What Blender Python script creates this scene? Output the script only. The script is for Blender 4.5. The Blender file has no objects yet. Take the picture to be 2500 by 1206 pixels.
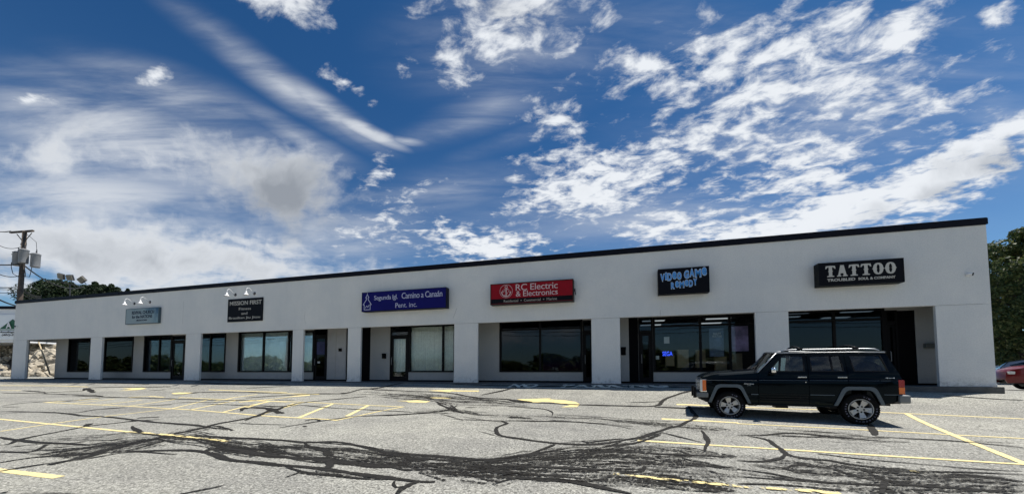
import bpy, bmesh, math, random
import numpy as np
from mathutils import Vector, Matrix, noise
from mathutils.geometry import tessellate_polygon
R = math.radians
rnd = random.Random(7)
sc = bpy.context.scene
C = sc.collection

# ------------------------------------------------------------------ camera
F, CX = 930.0, 1250.0
TH = math.atan(.0531)
CY = 908 - F * math.tan(TH)
PH = R(16)
CAM = np.array([0, -16.0, .47])
cd = bpy.data.cameras.new('camera')
cam = bpy.data.objects.new('camera', cd)
C.objects.link(cam)
cam.location = CAM
cam.rotation_euler = (R(90) + TH, 0, PH)
cd.sensor_width = 36
cd.lens = F / 2500 * 36
cd.shift_y = (CY - 603) / 2500
cd.clip_start = .1
cd.clip_end = 6000
sc.camera = cam

# ------------------------------------------------------------------ light
SUNV = Vector((2.27, 1.27, 5.74)).normalized()
SUN_EL = math.asin(SUNV.z)
SUN_AZ = math.atan2(SUNV.x, SUNV.y)
sd = bpy.data.lights.new('sun', 'SUN')
sun = bpy.data.objects.new('sun', sd)
C.objects.link(sun)
sun.rotation_euler = SUNV.to_track_quat('Z', 'Y').to_euler()
sun.location = (0, 0, 40)
sd.energy = 4.6
sd.angle = R(.5)
sd.color = (1, .955, .88)
vs = sc.view_settings
vs.view_transform = 'Standard'
vs.look = 'None'
vs.gamma = 1
vs.exposure = .50

# ------------------------------------------------------------------ node helpers
class NT:
    def __init__(s, nt):
        s.nt = nt
    def n(s, t, **k):
        nd = s.nt.nodes.new(t)
        for a, b in k.items():
            setattr(nd, a, b)
        return nd
    def put(s, sock, v):
        if isinstance(v, bpy.types.NodeSocket):
            s.nt.links.new(v, sock)
        else:
            sock.default_value = v
    def m(s, op, a, b=0.0, c=None, clamp=False):
        nd = s.n('ShaderNodeMath', operation=op, use_clamp=clamp)
        s.put(nd.inputs[0], a)
        s.put(nd.inputs[1], b)
        if c is not None:
            s.put(nd.inputs[2], c)
        return nd.outputs[0]
    def noise(s, vec, scale, detail=5, rough=.55, dist=0.0, col=False):
        nd = s.n('ShaderNodeTexNoise')
        if vec is not None:
            s.put(nd.inputs['Vector'], vec)
        nd.inputs['Scale'].default_value = scale
        nd.inputs['Detail'].default_value = detail
        nd.inputs['Roughness'].default_value = rough
        nd.inputs['Distortion'].default_value = dist
        return nd.outputs['Color' if col else 'Fac']
    def ramp(s, fac, stops, interp='LINEAR'):
        nd = s.n('ShaderNodeValToRGB')
        nd.color_ramp.interpolation = interp
        e = nd.color_ramp.elements
        while len(e) > len(stops):
            e.remove(e[-1])
        while len(e) < len(stops):
            e.new(1)
        for k, (p, c) in enumerate(stops):
            e[k].position = p
            if not isinstance(c, (tuple, list)):
                c = (c, c, c)
            e[k].color = tuple(c)[:3] + (1,)
        s.put(nd.inputs[0], fac)
        return nd.outputs[0]
    def mix(s, f, a, b, kind='MIX'):
        nd = s.n('ShaderNodeMix', data_type='RGBA', blend_type=kind)
        def four(v):
            return v if isinstance(v, bpy.types.NodeSocket) else tuple(v)[:3] + (1,)
        s.put(nd.inputs[0], f)
        s.put(nd.inputs[6], four(a))
        s.put(nd.inputs[7], four(b))
        return nd.outputs[2]
    def smooth(s, v, lo, hi, to0=0.0, to1=1.0):
        nd = s.n('ShaderNodeMapRange', interpolation_type='SMOOTHSTEP')
        s.put(nd.inputs[0], v)
        s.put(nd.inputs[1], lo)
        s.put(nd.inputs[2], hi)
        s.put(nd.inputs[3], to0)
        s.put(nd.inputs[4], to1)
        return nd.outputs[0]

# ------------------------------------------------------------------ world: sky + clouds
w = bpy.data.worlds.new('World')
sc.world = w
w.use_nodes = True
w.node_tree.nodes.clear()
t = NT(w.node_tree)
tc = t.n('ShaderNodeTexCoord').outputs['Generated']
sky = t.n('ShaderNodeTexSky', sky_type='NISHITA', sun_disc=False)
sky.sun_elevation = SUN_EL
sky.sun_rotation = SUN_AZ
sky.altitude = 50
sky.air_density = 1.0
sky.dust_density = .6
sky.ozone_density = 2.2
skyc = sky.outputs[0]
# world-fixed direction frame (looking north-west-ish) in which the cloud banks are laid out
def axis_dot(v):
    nd = t.n('ShaderNodeVectorMath', operation='DOT_PRODUCT')
    t.put(nd.inputs[0], tc)
    nd.inputs[1].default_value = v
    return nd.outputs['Value']
cp, sp = math.cos(PH), math.sin(PH)
ct, st = math.cos(TH), math.sin(TH)
right = (cp, sp, 0)
fwd = (-sp * ct, cp * ct, st)
upv = (sp * st, -cp * st, ct)
df = t.m('MAXIMUM', t.m('ABSOLUTE', axis_dot(fwd)), .05)
U = t.m('DIVIDE', axis_dot(right), df)
V = t.m('DIVIDE', axis_dot(upv), df)
cuv = t.n('ShaderNodeCombineXYZ')
t.put(cuv.inputs[0], U)
t.put(cuv.inputs[1], V)
UV = cuv.outputs[0]
# cloud-sheet plane coordinates (flat layer overhead)
sep = t.n('ShaderNodeSeparateXYZ')
t.put(sep.inputs[0], tc)
zz = t.m('ADD', t.m('MAXIMUM', sep.outputs[2], 0.0), .13)
cpp = t.n('ShaderNodeCombineXYZ')
t.put(cpp.inputs[0], t.m('DIVIDE', sep.outputs[0], zz))
t.put(cpp.inputs[1], t.m('DIVIDE', sep.outputs[1], zz))
PL = cpp.outputs[0]
# warp of the layout so that bank outlines are ragged
wn = t.noise(UV, 2.6, 4, .6, col=True)
vm = t.n('ShaderNodeVectorMath', operation='MULTIPLY_ADD')
t.put(vm.inputs[0], wn)
vm.inputs[1].default_value = (.30, .20, 0)
vm.inputs[2].default_value = (-.15, -.10, 0)
va = t.n('ShaderNodeVectorMath', operation='ADD')
t.put(va.inputs[0], vm.outputs[0])
t.put(va.inputs[1], UV)
WUV = va.outputs[0]
def bank(lst, vec, gain=1.0):
    acc = None
    for (px, py, rx, ry, rot, wt) in lst:
        mp = t.n('ShaderNodeMapping', vector_type='TEXTURE')
        mp.inputs['Location'].default_value = ((px - CX) / F, (CY - py) / F, 0)
        mp.inputs['Rotation'].default_value = (0, 0, R(rot))
        mp.inputs['Scale'].default_value = (rx / F, ry / F, 1)
        t.put(mp.inputs['Vector'], vec)
        g = t.n('ShaderNodeTexGradient', gradient_type='SPHERICAL')
        t.put(g.inputs[0], mp.outputs[0])
        v = t.m('MULTIPLY', g.outputs['Fac'], wt * gain)
        acc = v if acc is None else t.m('MAXIMUM', acc, v)
    return acc
PUFF = [(1230, 40, 330, 190, 0, 1.0), (1120, 150, 210, 100, 0, .9), (690, -10, 210, 120, 0, 1.1), (1950, 190, 760, 380, 10, .95), (2200, 250, 420, 160, 10, .8), (1700, 330, 420, 160, 10, .8),
        (1570, 160, 170, 90, 0, .9), (1880, 190, 150, 70, 0, 1.0), (2180, 90, 260, 110, 20, 1.0), (1820, 300, 200, 80, 20, 1.05), (1700, 110, 60, 150, -35, 1.0),
        (1450, 30, 130, 70, 0, .8), (1740, 10, 140, 60, 0, .8), (2440, 60, 120, 60, 20, .9), (1980, 100, 180, 80, 10, .95), (2000, 320, 200, 90, 10, .75), (1950, 240, 140, 60, 0, .8),
        (1360, 290, 120, 110, 0, .8), (1500, 430, 460, 170, 8, 1.05), (1370, 370, 80, 50, 0, .85), (1450, 480, 260, 110, 0, 1.15), (1650, 560, 330, 80, 0, .95), (1620, 410, 180, 60, 0, .7),
        (1990, 420, 460, 150, 12, 1.0), (2330, 430, 430, 120, 22, 1.5), (2420, 360, 260, 110, 15, 1.4), (2000, 530, 520, 100, 14, 1.5), (1850, 575, 380, 70, 6, 1.3), (2250, 480, 420, 110, 18, 1.4),
        (1180, 600, 260, 80, 0, 1.25), (1300, 520, 200, 80, 10, .8), (830, 200, 120, 60, -30, .85), (910, 430, 90, 70, 40, .8), (1020, 480, 100, 50, 30, .8), (410, 175, 70, 45, 30, .8),
        (85, 232, 90, 28, 0, .85), (2440, 130, 110, 80, 0, .7), (950, 560, 220, 90, 0, .7)]
CUM = [(640, 440, 330, 140, -12, 1.15), (700, 480, 260, 120, -10, 1.15), (520, 400, 220, 80, -5, .8), (330, 400, 300, 90, -14, .75), (120, 360, 260, 110, -12, .85),
       (230, 600, 900, 120, -6, 1.45), (60, 560, 520, 90, 0, 1.2), (620, 590, 420, 70, -8, .9), (640, 650, 520, 80, -4, 1.1), (480, 690, 900, 80, 0, .9), (60, 700, 200, 60, 0, 1.0)]
WISP = [(540, 95, 330, 60, -36, .34), (700, 215, 330, 58, -34, .62), (800, 270, 240, 44, -33, .8), (900, 322, 130, 24, -24, 1.5), (990, 345, 80, 16, -6, .9), (1120, 312, 240, 50, 12, .50), (1200, 260, 220, 90, 20, .4), (1250, 340, 220, 36, 18, .4),
        (300, 330, 560, 190, -14, .85), (420, 250, 420, 110, -20, .6), (150, 420, 500, 120, -8, .7), (880, 560, 420, 110, -5, .5), (720, 330, 300, 45, -28, .5), (520, 330, 260, 60, -10, .5),
        (2050, 270, 800, 280, 15, .36), (1250, 120, 420, 200, 0, .40), (1650, 530, 900, 110, 0, .5), (2450, 300, 300, 260, 0, .3), (200, 480, 800, 130, -8, .8), (760, 560, 420, 100, -10, .7), (1050, 480, 380, 90, 10, .45), (1700, 60, 800, 120, 0, .25)]
bp = bank(PUFF, WUV)
bc = bank(CUM, WUV)
bw_ = bank(WISP, UV)
# puffy altocumulus
mpp = t.n('ShaderNodeMapping')
mpp.inputs['Rotation'].default_value = (0, 0, R(-28))
mpp.inputs['Scale'].default_value = (1.0, 1.35, 1)
t.put(mpp.inputs['Vector'], PL)
n1 = t.noise(mpp.outputs[0], 10.5, 9, .60, .35)
n1b = t.noise(mpp.outputs[0], 3.6, 4, .55)
n1c = t.noise(mpp.outputs[0], 34, 5, .6, .2)
fb = t.m('ADD', t.m('ADD', t.m('MULTIPLY', n1, .62), t.m('MULTIPLY', n1b, .26)), t.m('MULTIPLY', n1c, .12))
dpuff = t.m('ADD', fb, t.m('MULTIPLY', t.m('SUBTRACT', bp, .40), .27))
apuff = t.smooth(dpuff, .500, .680)
apuff = t.m('MULTIPLY', apuff, t.smooth(bp, .02, .22))
# cumulus banks
n2 = t.noise(WUV, 7.5, 9, .56, .1)
n2b = t.noise(UV, 3.0, 6, .6)
n2d = t.noise(WUV, 20, 6, .6, .2)
dc = t.m('ADD', t.m('ADD', t.m('ADD', t.m('MULTIPLY', n2, .85), t.m('MULTIPLY', n1, .30)), t.m('MULTIPLY', n2d, .22)), t.m('MULTIPLY', t.m('SUBTRACT', bc, .72), .60))
acum = t.smooth(dc, .43, .84)
acum = t.m('MULTIPLY', acum, t.smooth(bc, .01, .22))
# wispy streaks: noise stretched along the streak
mpw = t.n('ShaderNodeMapping')
mpw.inputs['Rotation'].default_value = (0, 0, R(33))
mpw.inputs['Scale'].default_value = (1.0, 6.0, 1)
t.put(mpw.inputs['Vector'], UV)
n3 = t.noise(mpw.outputs[0], 2.0, 8, .6, .35)
dw = t.m('MULTIPLY', bw_, t.m('MULTIPLY_ADD', t.smooth(n3, .25, .72), .75, .25))
awisp = t.smooth(dw, .0, .75, 0, .88)
inv = t.m('MULTIPLY', t.m('SUBTRACT', 1, apuff), t.m('MULTIPLY', t.m('SUBTRACT', 1, acum), t.m('SUBTRACT', 1, awisp)))
alpha = t.m('MULTIPLY', t.m('SUBTRACT', 1, inv, clamp=True), t.smooth(sep.outputs[2], -.01, .02))
# cloud brightness: sun-lit rims, grey thick cores
core = t.smooth(dc, .70, 1.08)
greyc = bank([(690, 480, 300, 130, -12, 1.3), (330, 620, 620, 60, -6, .7), (250, 590, 500, 50, 0, .5), (60, 640, 240, 60, 0, .7), (2450, 410, 260, 80, 0, .9), (2250, 500, 300, 40, 14, .7), (1230, 40, 260, 90, 0, .7), (690, -10, 200, 80, 0, .7)], WUV)
gr = t.smooth(t.m('ADD', greyc, t.m('MULTIPLY', t.m('SUBTRACT', t.m('ADD', t.m('MULTIPLY', n2, .7), t.m('MULTIPLY', n2b, .3)), .5), 2.4)), .1, 1.5, 0, .8)
shade = t.m('MAXIMUM', t.m('MULTIPLY', core, .22), gr)
shade = t.m('ADD', shade, t.m('MULTIPLY', t.smooth(dpuff, .70, .52), .26), clamp=True)
ccol = t.mix(shade, (7.0, 7.3, 7.7), (2.5, 2.75, 3.15))
# deepen the blue away from the horizon
blue = t.mix(1.0, skyc, t.mix(t.smooth(sep.outputs[2], .0, .65), (.50, .68, .82), (.15, .40, .62)), 'MULTIPLY')
col = t.mix(alpha, blue, ccol)
bg = t.n('ShaderNodeBackground')
t.put(bg.inputs[0], col)
bg.inputs[1].default_value = .085
wo = t.n('ShaderNodeOutputWorld')
w.node_tree.links.new(bg.outputs[0], wo.inputs[0])

# ------------------------------------------------------------------ geometry helpers
def ray(px, py):
    u = (px - CX) / F
    v = -(py - CY) / F
    f_ = ct - v * st
    up = st + v * ct
    return np.array([u * cp - f_ * sp, u * sp + f_ * cp, up])
def onY(px, py, Y):
    r = ray(px, py)
    return CAM + r * (Y - CAM[1]) / r[1]
def at(px, py, depth):
    """point seen at photo pixel at a given distance along the view axis"""
    return CAM + ray(px, py) * depth / ct
DK = [-400, 0, .15, .7, 1.27, 2.2, 3.2, 4.5, 5.9, 8.6, 12, 16, 22, 30, 3000]
DV = [.0, 0, 0, .06, .145, .31, .46, .57, .635, .73, .86, 1.01, 1.08, 1.14, 1.3]
XK = [-3000, -30, -12, 2, 6, 10, 12, 18, 3000]
XV = [-.03, -.03, -.03, -.045, -.10, -.18, -.20, -.34, -.40]
_dd = np.linspace(-1, 31, 641)
_dv = np.interp(_dd, DK, DV)
_k = np.ones(25) / 25
_dvs = np.convolve(np.pad(_dv, 12, mode='edge'), _k, 'valid')
def G(x, y):
    d = -y
    h = np.interp(d, _dd, _dvs) if d < 30 else np.interp(d, DK, DV)
    return float(np.interp(x, XK, XV) - h)
_ts = np.geomspace(2.5, 400, 500)
def gp(px, py):
    """ground point seen at a photo pixel: march along the sight line, then bisect"""
    r = ray(px, max(py, 912))
    r = r / np.linalg.norm(r)
    X = CAM[0] + r[0] * _ts
    Y_ = CAM[1] + r[1] * _ts
    Z = CAM[2] + r[2] * _ts
    d = -Y_
    h = np.where(d < 30, np.interp(d, _dd, _dvs), np.interp(d, DK, DV))
    g = np.interp(X, XK, XV) - h
    below = np.nonzero(Z < g)[0]
    i = below[0] if len(below) else len(_ts) - 1
    lo, hi = _ts[max(i - 1, 0)], _ts[i]
    for _ in range(22):
        m_ = .5 * (lo + hi)
        P = CAM + r * m_
        if P[2] < G(P[0], P[1]):
            hi = m_
        else:
            lo = m_
    P = CAM + r * hi
    return Vector((P[0], P[1], G(P[0], P[1])))
def pxscale(q, n):
    """photo pixels covered by one metre across the ground in direction n at point q"""
    def pr(p):
        x, y = p.x - CAM[0], p.y - CAM[1]
        z = G(p.x, p.y) - CAM[2]
        f_ = -x * sp + y * cp
        return F * (x * cp + y * sp) / f_, F * z / f_
    a = pr(q - n * .05)
    b = pr(q + n * .05)
    return math.hypot(a[0] - b[0], a[1] - b[1]) / .1

def link(name, me, m=None, parent=None, smooth=False):
    o = bpy.data.objects.new(name, me)
    C.objects.link(o)
    if m is not None:
        for mm in (m if isinstance(m, (list, tuple)) else [m]):
            me.materials.append(mm)
    if parent is not None:
        o.parent = parent
    if smooth:
        me.shade_smooth()
    return o
def tag(o, label=None, cat=None, group=None, kind=None):
    for k, v in (('label', label), ('category', cat), ('group', group), ('kind', kind)):
        if v:
            o[k] = v
    return o
def empty(name, loc=(0, 0, 0), rz=0.0):
    o = bpy.data.objects.new(name, None)
    C.objects.link(o)
    o.location = loc
    o.rotation_euler = (0, 0, rz)
    o.empty_display_size = .2
    return o
class MB:
    def __init__(s):
        s.v = []
        s.f = []
        s.mi = []
    def add(s, vs_, fs, mi=0):
        b = len(s.v)
        s.v += [tuple(v) for v in vs_]
        s.f += [tuple(b + i for i in f) for f in fs]
        s.mi += [mi] * len(fs)
        return s
    def box(s, x0, x1, y0, y1, z0, z1, mi=0):
        return s.add([(x0, y0, z0), (x1, y0, z0), (x1, y1, z0), (x0, y1, z0), (x0, y0, z1), (x1, y0, z1), (x1, y1, z1), (x0, y1, z1)],
                     [(0, 3, 2, 1), (4, 5, 6, 7), (0, 1, 5, 4), (1, 2, 6, 5), (2, 3, 7, 6), (3, 0, 4, 7)], mi)
    def quad(s, a, b, c, d, mi=0):
        return s.add([a, b, c, d], [(0, 1, 2, 3)], mi)
    def tube(s, pts, r, n=8, caps=True, mi=0):
        pts = [Vector(p) for p in pts]
        rs = r if isinstance(r, (list, tuple)) else [r] * len(pts)
        rings = []
        prev = None
        for i, p in enumerate(pts):
            d = (pts[min(i + 1, len(pts) - 1)] - pts[max(i - 1, 0)]).normalized()
            if prev is None:
                a = d.orthogonal().normalized()
            else:
                a = (prev - d * prev.dot(d)).normalized()
            prev = a
            b = d.cross(a)
            rings.append([p + (a * math.cos(2 * math.pi * k / n) + b * math.sin(2 * math.pi * k / n)) * rs[i] for k in range(n)])
        vs_ = [q for rg in rings for q in rg]
        fs = []
        for i in range(len(pts) - 1):
            for k in range(n):
                fs.append((i * n + k, i * n + (k + 1) % n, (i + 1) * n + (k + 1) % n, (i + 1) * n + k))
        if caps:
            fs.append(tuple(range(n))[::-1])
            fs.append(tuple((len(pts) - 1) * n + k for k in range(n)))
        return s.add(vs_, fs, mi)
    def lathe(s, prof, center=(0, 0, 0), axis='Y', n=40, mi=0, close=False):
        """prof: (radius, along)"""
        vs_ = []
        for (r_, a_) in prof:
            for k in range(n):
                an = 2 * math.pi * k / n
                c_, s_ = r_ * math.cos(an), r_ * math.sin(an)
                p = (c_, a_, s_) if axis == 'Y' else ((c_, s_, a_) if axis == 'Z' else (a_, c_, s_))
                vs_.append((p[0] + center[0], p[1] + center[1], p[2] + center[2]))
        fs = []
        m_ = len(prof)
        for i in range(m_ - 1 + (1 if close else 0)):
            j = (i + 1) % m_
            for k in range(n):
                fs.append((i * n + k, i * n + (k + 1) % n, j * n + (k + 1) % n, j * n + k))
        return s.add(vs_, fs, mi)
    def prism(s, poly, mapf, mi=0):
        """2-D polygon -> mapf(p, 0) and mapf(p, 1) sheets joined by walls"""
        n = len(poly)
        vs_ = [mapf(p, 0) for p in poly] + [mapf(p, 1) for p in poly]
        tri = tessellate_polygon([[Vector((p[0], p[1], 0)) for p in poly]])
        fs = [tuple(t_) for t_ in tri] + [tuple(n + i for i in t_[::-1]) for t_ in tri]
        fs += [(i, (i + 1) % n, n + (i + 1) % n, n + i) for i in range(n)]
        return s.add(vs_, fs, mi)
    def mesh(s, name='m', fix=True, bevel=0.0):
        me = bpy.data.meshes.new(name)
        me.from_pydata([tuple(v) for v in s.v], [], s.f)
        me.polygons.foreach_set('material_index', s.mi)
        if fix or bevel:
            bm = bmesh.new()
            bm.from_mesh(me)
            if bevel:
                bmesh.ops.remove_doubles(bm, verts=bm.verts, dist=1e-5)
                ed = [e for e in bm.edges if len(e.link_faces) == 2 and e.calc_face_angle(0) > .5]
                bmesh.ops.bevel(bm, geom=ed, offset=bevel, segments=2, affect='EDGES', profile=.6)
            if fix:
                bmesh.ops.recalc_face_normals(bm, faces=bm.faces)
            bm.to_mesh(me)
            bm.free()
        return me
    def build(s, name, m, parent=None, smooth=False, fix=True, bevel=0.0):
        o = link(name, s.mesh(name, fix, bevel), m, parent, smooth)
        return o
def set_smooth_angle(me, ang=.6):
    me.shade_smooth()
    bm = bmesh.new()
    bm.from_mesh(me)
    for e in bm.edges:
        if len(e.link_faces) == 2 and e.calc_face_angle(0) > ang:
            e.smooth = False
    bm.to_mesh(me)
    bm.free()

# ------------------------------------------------------------------ materials
def mat(name, col, rough=.6, metal=0.0, spec=.5, var=0.0, vscale=3.0, bump=0.0, bscale=40.0, coat=0.0, emit=None, estr=0.0):
    m = bpy.data.materials.new(name)
    m.use_nodes = True
    tt = NT(m.node_tree)
    p = m.node_tree.nodes['Principled BSDF']
    p.inputs['Base Color'].default_value = tuple(col) + (1,)
    p.inputs['Roughness'].default_value = rough
    p.inputs['Metallic'].default_value = metal
    p.inputs['Specular IOR Level'].default_value = spec
    p.inputs['Coat Weight'].default_value = coat
    p.inputs['Coat Roughness'].default_value = .04
    oc = tt.n('ShaderNodeTexCoord').outputs['Object']
    if var:
        nz = tt.noise(oc, vscale, 5, .6)
        lo = tuple(c * (1 - var) for c in col)
        hi = tuple(min(1, c * (1 + var)) for c in col)
        tt.put(p.inputs['Base Color'], tt.ramp(nz, [(.3, lo), (.7, hi)]))
    if bump:
        b = tt.n('ShaderNodeBump')
        b.inputs['Strength'].default_value = 1
        b.inputs['Distance'].default_value = bump
        tt.put(b.inputs['Height'], tt.noise(oc, bscale, 3, .6))
        m.node_tree.links.new(b.outputs[0], p.inputs['Normal'])
    if emit:
        p.inputs['Emission Color'].default_value = tuple(emit) + (1,)
        p.inputs['Emission Strength'].default_value = estr
    return m

def m_stucco(name='white_stucco', k_=1.0):
    m = mat(name, (.70, .70, .69), .9, spec=.2)
    tt = NT(m.node_tree)
    p = m.node_tree.nodes['Principled BSDF']
    oc = tt.n('ShaderNodeTexCoord').outputs['Object']
    big = tt.noise(oc, .55, 6, .65)
    mp = tt.n('ShaderNodeMapping')
    mp.inputs['Scale'].default_value = (2.2, 2.2, .18)
    tt.put(mp.inputs[0], oc)
    streak = tt.noise(mp.outputs[0], 2.2, 6, .7)
    fine = tt.noise(oc, 26, 5, .7)
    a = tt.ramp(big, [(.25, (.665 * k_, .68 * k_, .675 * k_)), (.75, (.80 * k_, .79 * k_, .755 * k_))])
    a = tt.mix(.045, a, tt.ramp(streak, [(.36, (.55, .56, .56)), (.52, (1, 1, 1))]), 'MULTIPLY')
    a = tt.mix(.26, a, tt.ramp(fine, [(.35, (.6, .6, .6)), (.6, (1, 1, 1))]), 'MULTIPLY')
    # grime near the pavement
    sx = tt.n('ShaderNodeSeparateXYZ')
    tt.put(sx.inputs[0], oc)
    dirt = tt.m('MULTIPLY', tt.smooth(sx.outputs[2], .45, .0), tt.smooth(tt.noise(oc, 6, 6, .7), .45, .65))
    a = tt.mix(tt.m('MULTIPLY', dirt, .55), a, (.30, .29, .27))
    tt.put(p.inputs['Base Color'], a)
    b = tt.n('ShaderNodeBump')
    b.inputs['Distance'].default_value = .006
    tt.put(b.inputs['Height'], tt.m('ADD', tt.noise(oc, 55, 4, .65), tt.m('MULTIPLY', tt.noise(oc, 7, 3, .5), 1.3)))
    m.node_tree.links.new(b.outputs[0], p.inputs['Normal'])
    return m

def m_asphalt():
    m = mat('asphalt', (.2, .2, .19), .88, spec=.3)
    tt = NT(m.node_tree)
    p = m.node_tree.nodes['Principled BSDF']
    oc = tt.n('ShaderNodeTexCoord').outputs['Object']
    big = tt.noise(oc, .16, 5, .6)
    mid = tt.noise(oc, 1.3, 6, .65)
    g1 = tt.noise(oc, 21, 3, .8)
    g2 = tt.noise(oc, 44, 2, .8)
    vo = tt.n('ShaderNodeTexVoronoi', feature='F1')
    tt.put(vo.inputs['Vector'], oc)
    vo.inputs['Scale'].default_value = 46
    a = tt.ramp(g1, [(.36, (.10, .098, .088)), (.5, (.33, .325, .295)), (.62, (.62, .61, .56))])
    a = tt.mix(.5, a, tt.ramp(g2, [(.38, (.085, .082, .075)), (.5, (.32, .315, .285)), (.62, (.70, .69, .63))]))
    vs2 = tt.ramp(vo.outputs['Color'], [(.1, (.5, .5, .5)), (.9, (1.4, 1.39, 1.34))])
    a = tt.mix(.6, a, vs2, 'MULTIPLY')
    a = tt.mix(1.0, a, tt.ramp(big, [(.3, (.74, .74, .75)), (.7, (.96, .955, .93))]), 'MULTIPLY')
    a = tt.mix(.7, a, tt.ramp(mid, [(.3, (.78, .78, .79)), (.65, (1.06, 1.06, 1.05))]), 'MULTIPLY')
    mpl = tt.n('ShaderNodeMapping')
    mpl.inputs['Scale'].default_value = (.10, .55, 1)
    mpl.inputs['Rotation'].default_value = (0, 0, .12)
    tt.put(mpl.inputs[0], oc)
    a = tt.mix(.8, a, tt.ramp(tt.noise(mpl.outputs[0], 1.0, 6, .62), [(.34, (.76, .76, .77)), (.58, (1.03, 1.03, 1.02))]), 'MULTIPLY')
    # old oil drips and stains
    st_ = tt.noise(oc, .75, 3, .5)
    spot = tt.m('MULTIPLY', tt.smooth(st_, .66, .74), tt.smooth(tt.noise(oc, 9, 4, .6), .35, .6))
    a = tt.mix(tt.m('MULTIPLY', spot, .45), a, (.05, .048, .045))
    tt.put(p.inputs['Base Color'], a)
    b = tt.n('ShaderNodeBump')
    b.inputs['Distance'].default_value = .012
    b.inputs['Strength'].default_value = .8
    tt.put(b.inputs['Height'], tt.m('ADD', g1, g2))
    m.node_tree.links.new(b.outputs[0], p.inputs['Normal'])
    return m

def m_sheet(name, c1, c2, wear, grain=30, rough=.7, edge=True):
    """thin paint or tar film whose worn spots let the asphalt show (uv.y runs across a ribbon)"""
    m = bpy.data.materials.new(name)
    m.use_nodes = True
    tt = NT(m.node_tree)
    nt = m.node_tree
    p = nt.nodes['Principled BSDF']
    p.inputs['Roughness'].default_value = rough
    p.inputs['Specular IOR Level'].default_value = .2
    oc = tt.n('ShaderNodeTexCoord')
    ob = oc.outputs['Object']
    tt.put(p.inputs['Base Color'], tt.ramp(tt.noise(ob, 14, 5, .7), [(.3, c1), (.7, c2)]))
    nz = tt.m('ADD', tt.m('MULTIPLY', tt.noise(ob, grain, 4, .75), .85), tt.m('MULTIPLY', tt.noise(ob, 3.5, 4, .6), .15))
    if edge:
        s2 = tt.n('ShaderNodeSeparateXYZ')
        tt.put(s2.inputs[0], oc.outputs['UV'])
        e = tt.m('ABSOLUTE', tt.m('SUBTRACT', s2.outputs[1], .5))
        e = tt.m('MULTIPLY', tt.smooth(e, .33, .5), .26)
        w_ = tt.m('MULTIPLY', s2.outputs[0], 1.0)   # uv.x carries per-ribbon wear
        nz = tt.m('SUBTRACT', tt.m('SUBTRACT', nz, e), w_)
    al = tt.smooth(nz, wear - .035, wear + .035)
    tr = tt.n('ShaderNodeBsdfTransparent')
    mx = tt.n('ShaderNodeMixShader')
    tt.put(mx.inputs[0], al)
    nt.links.new(tr.outputs[0], mx.inputs[1])
    nt.links.new(p.outputs[0], mx.inputs[2])
    nt.links.new(mx.outputs[0], nt.nodes['Material Output'].inputs[0])
    return m

def m_glass(name, tint, refl=1.0, rough=.0, dark=0.0, ior=1.5):
    m = bpy.data.materials.new(name)
    m.use_nodes = True
    tt = NT(m.node_tree)
    nt = m.node_tree
    nt.nodes.clear()
    g = tt.n('ShaderNodeBsdfGlossy')
    g.inputs['Roughness'].default_value = rough
    g.inputs['Color'].default_value = (.95, .98, 1, 1)
    oc = tt.n('ShaderNodeTexCoord').outputs['Object']
    b = tt.n('ShaderNodeBump')
    b.inputs['Distance'].default_value = .0025
    b.inputs['Strength'].default_value = .5
    tt.put(b.inputs['Height'], tt.noise(oc, 1.6, 1, .4))
    nt.links.new(b.outputs[0], g.inputs['Normal'])
    tr = tt.n('ShaderNodeBsdfTransparent')
    tr.inputs[0].default_value = tuple(tint) + (1,)
    fr = tt.n('ShaderNodeFresnel')
    fr.inputs[0].default_value = ior
    mx = tt.n('ShaderNodeMixShader')
    tt.put(mx.inputs[0], tt.m('MULTIPLY', fr.outputs[0], refl, clamp=True))
    nt.links.new(tr.outputs[0], mx.inputs[1])
    nt.links.new(g.outputs[0], mx.inputs[2])
    o = tt.n('ShaderNodeOutputMaterial')
    nt.links.new(mx.outputs[0], o.inputs[0])
    return m

def m_leaf(name, c1, c2, c3):
    m = mat(name, c1, .55, spec=.35)
    tt = NT(m.node_tree)
    p = m.node_tree.nodes['Principled BSDF']
    gi = tt.n('ShaderNodeNewGeometry')
    a = tt.ramp(gi.outputs['Random Per Island'], [(0, c1), (.5, c2), (1, c3)])
    tt.put(p.inputs['Base Color'], a)
    trl = tt.n('ShaderNodeBsdfTranslucent')
    tt.put(trl.inputs[0], a)
    mx = tt.n('ShaderNodeMixShader')
    mx.inputs[0].default_value = .28
    m.node_tree.links.new(p.outputs[0], mx.inputs[1])
    m.node_tree.links.new(trl.outputs[0], mx.inputs[2])
    m.node_tree.links.new(mx.outputs[0], m.node_tree.nodes['Material Output'].inputs[0])
    return m

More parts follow.
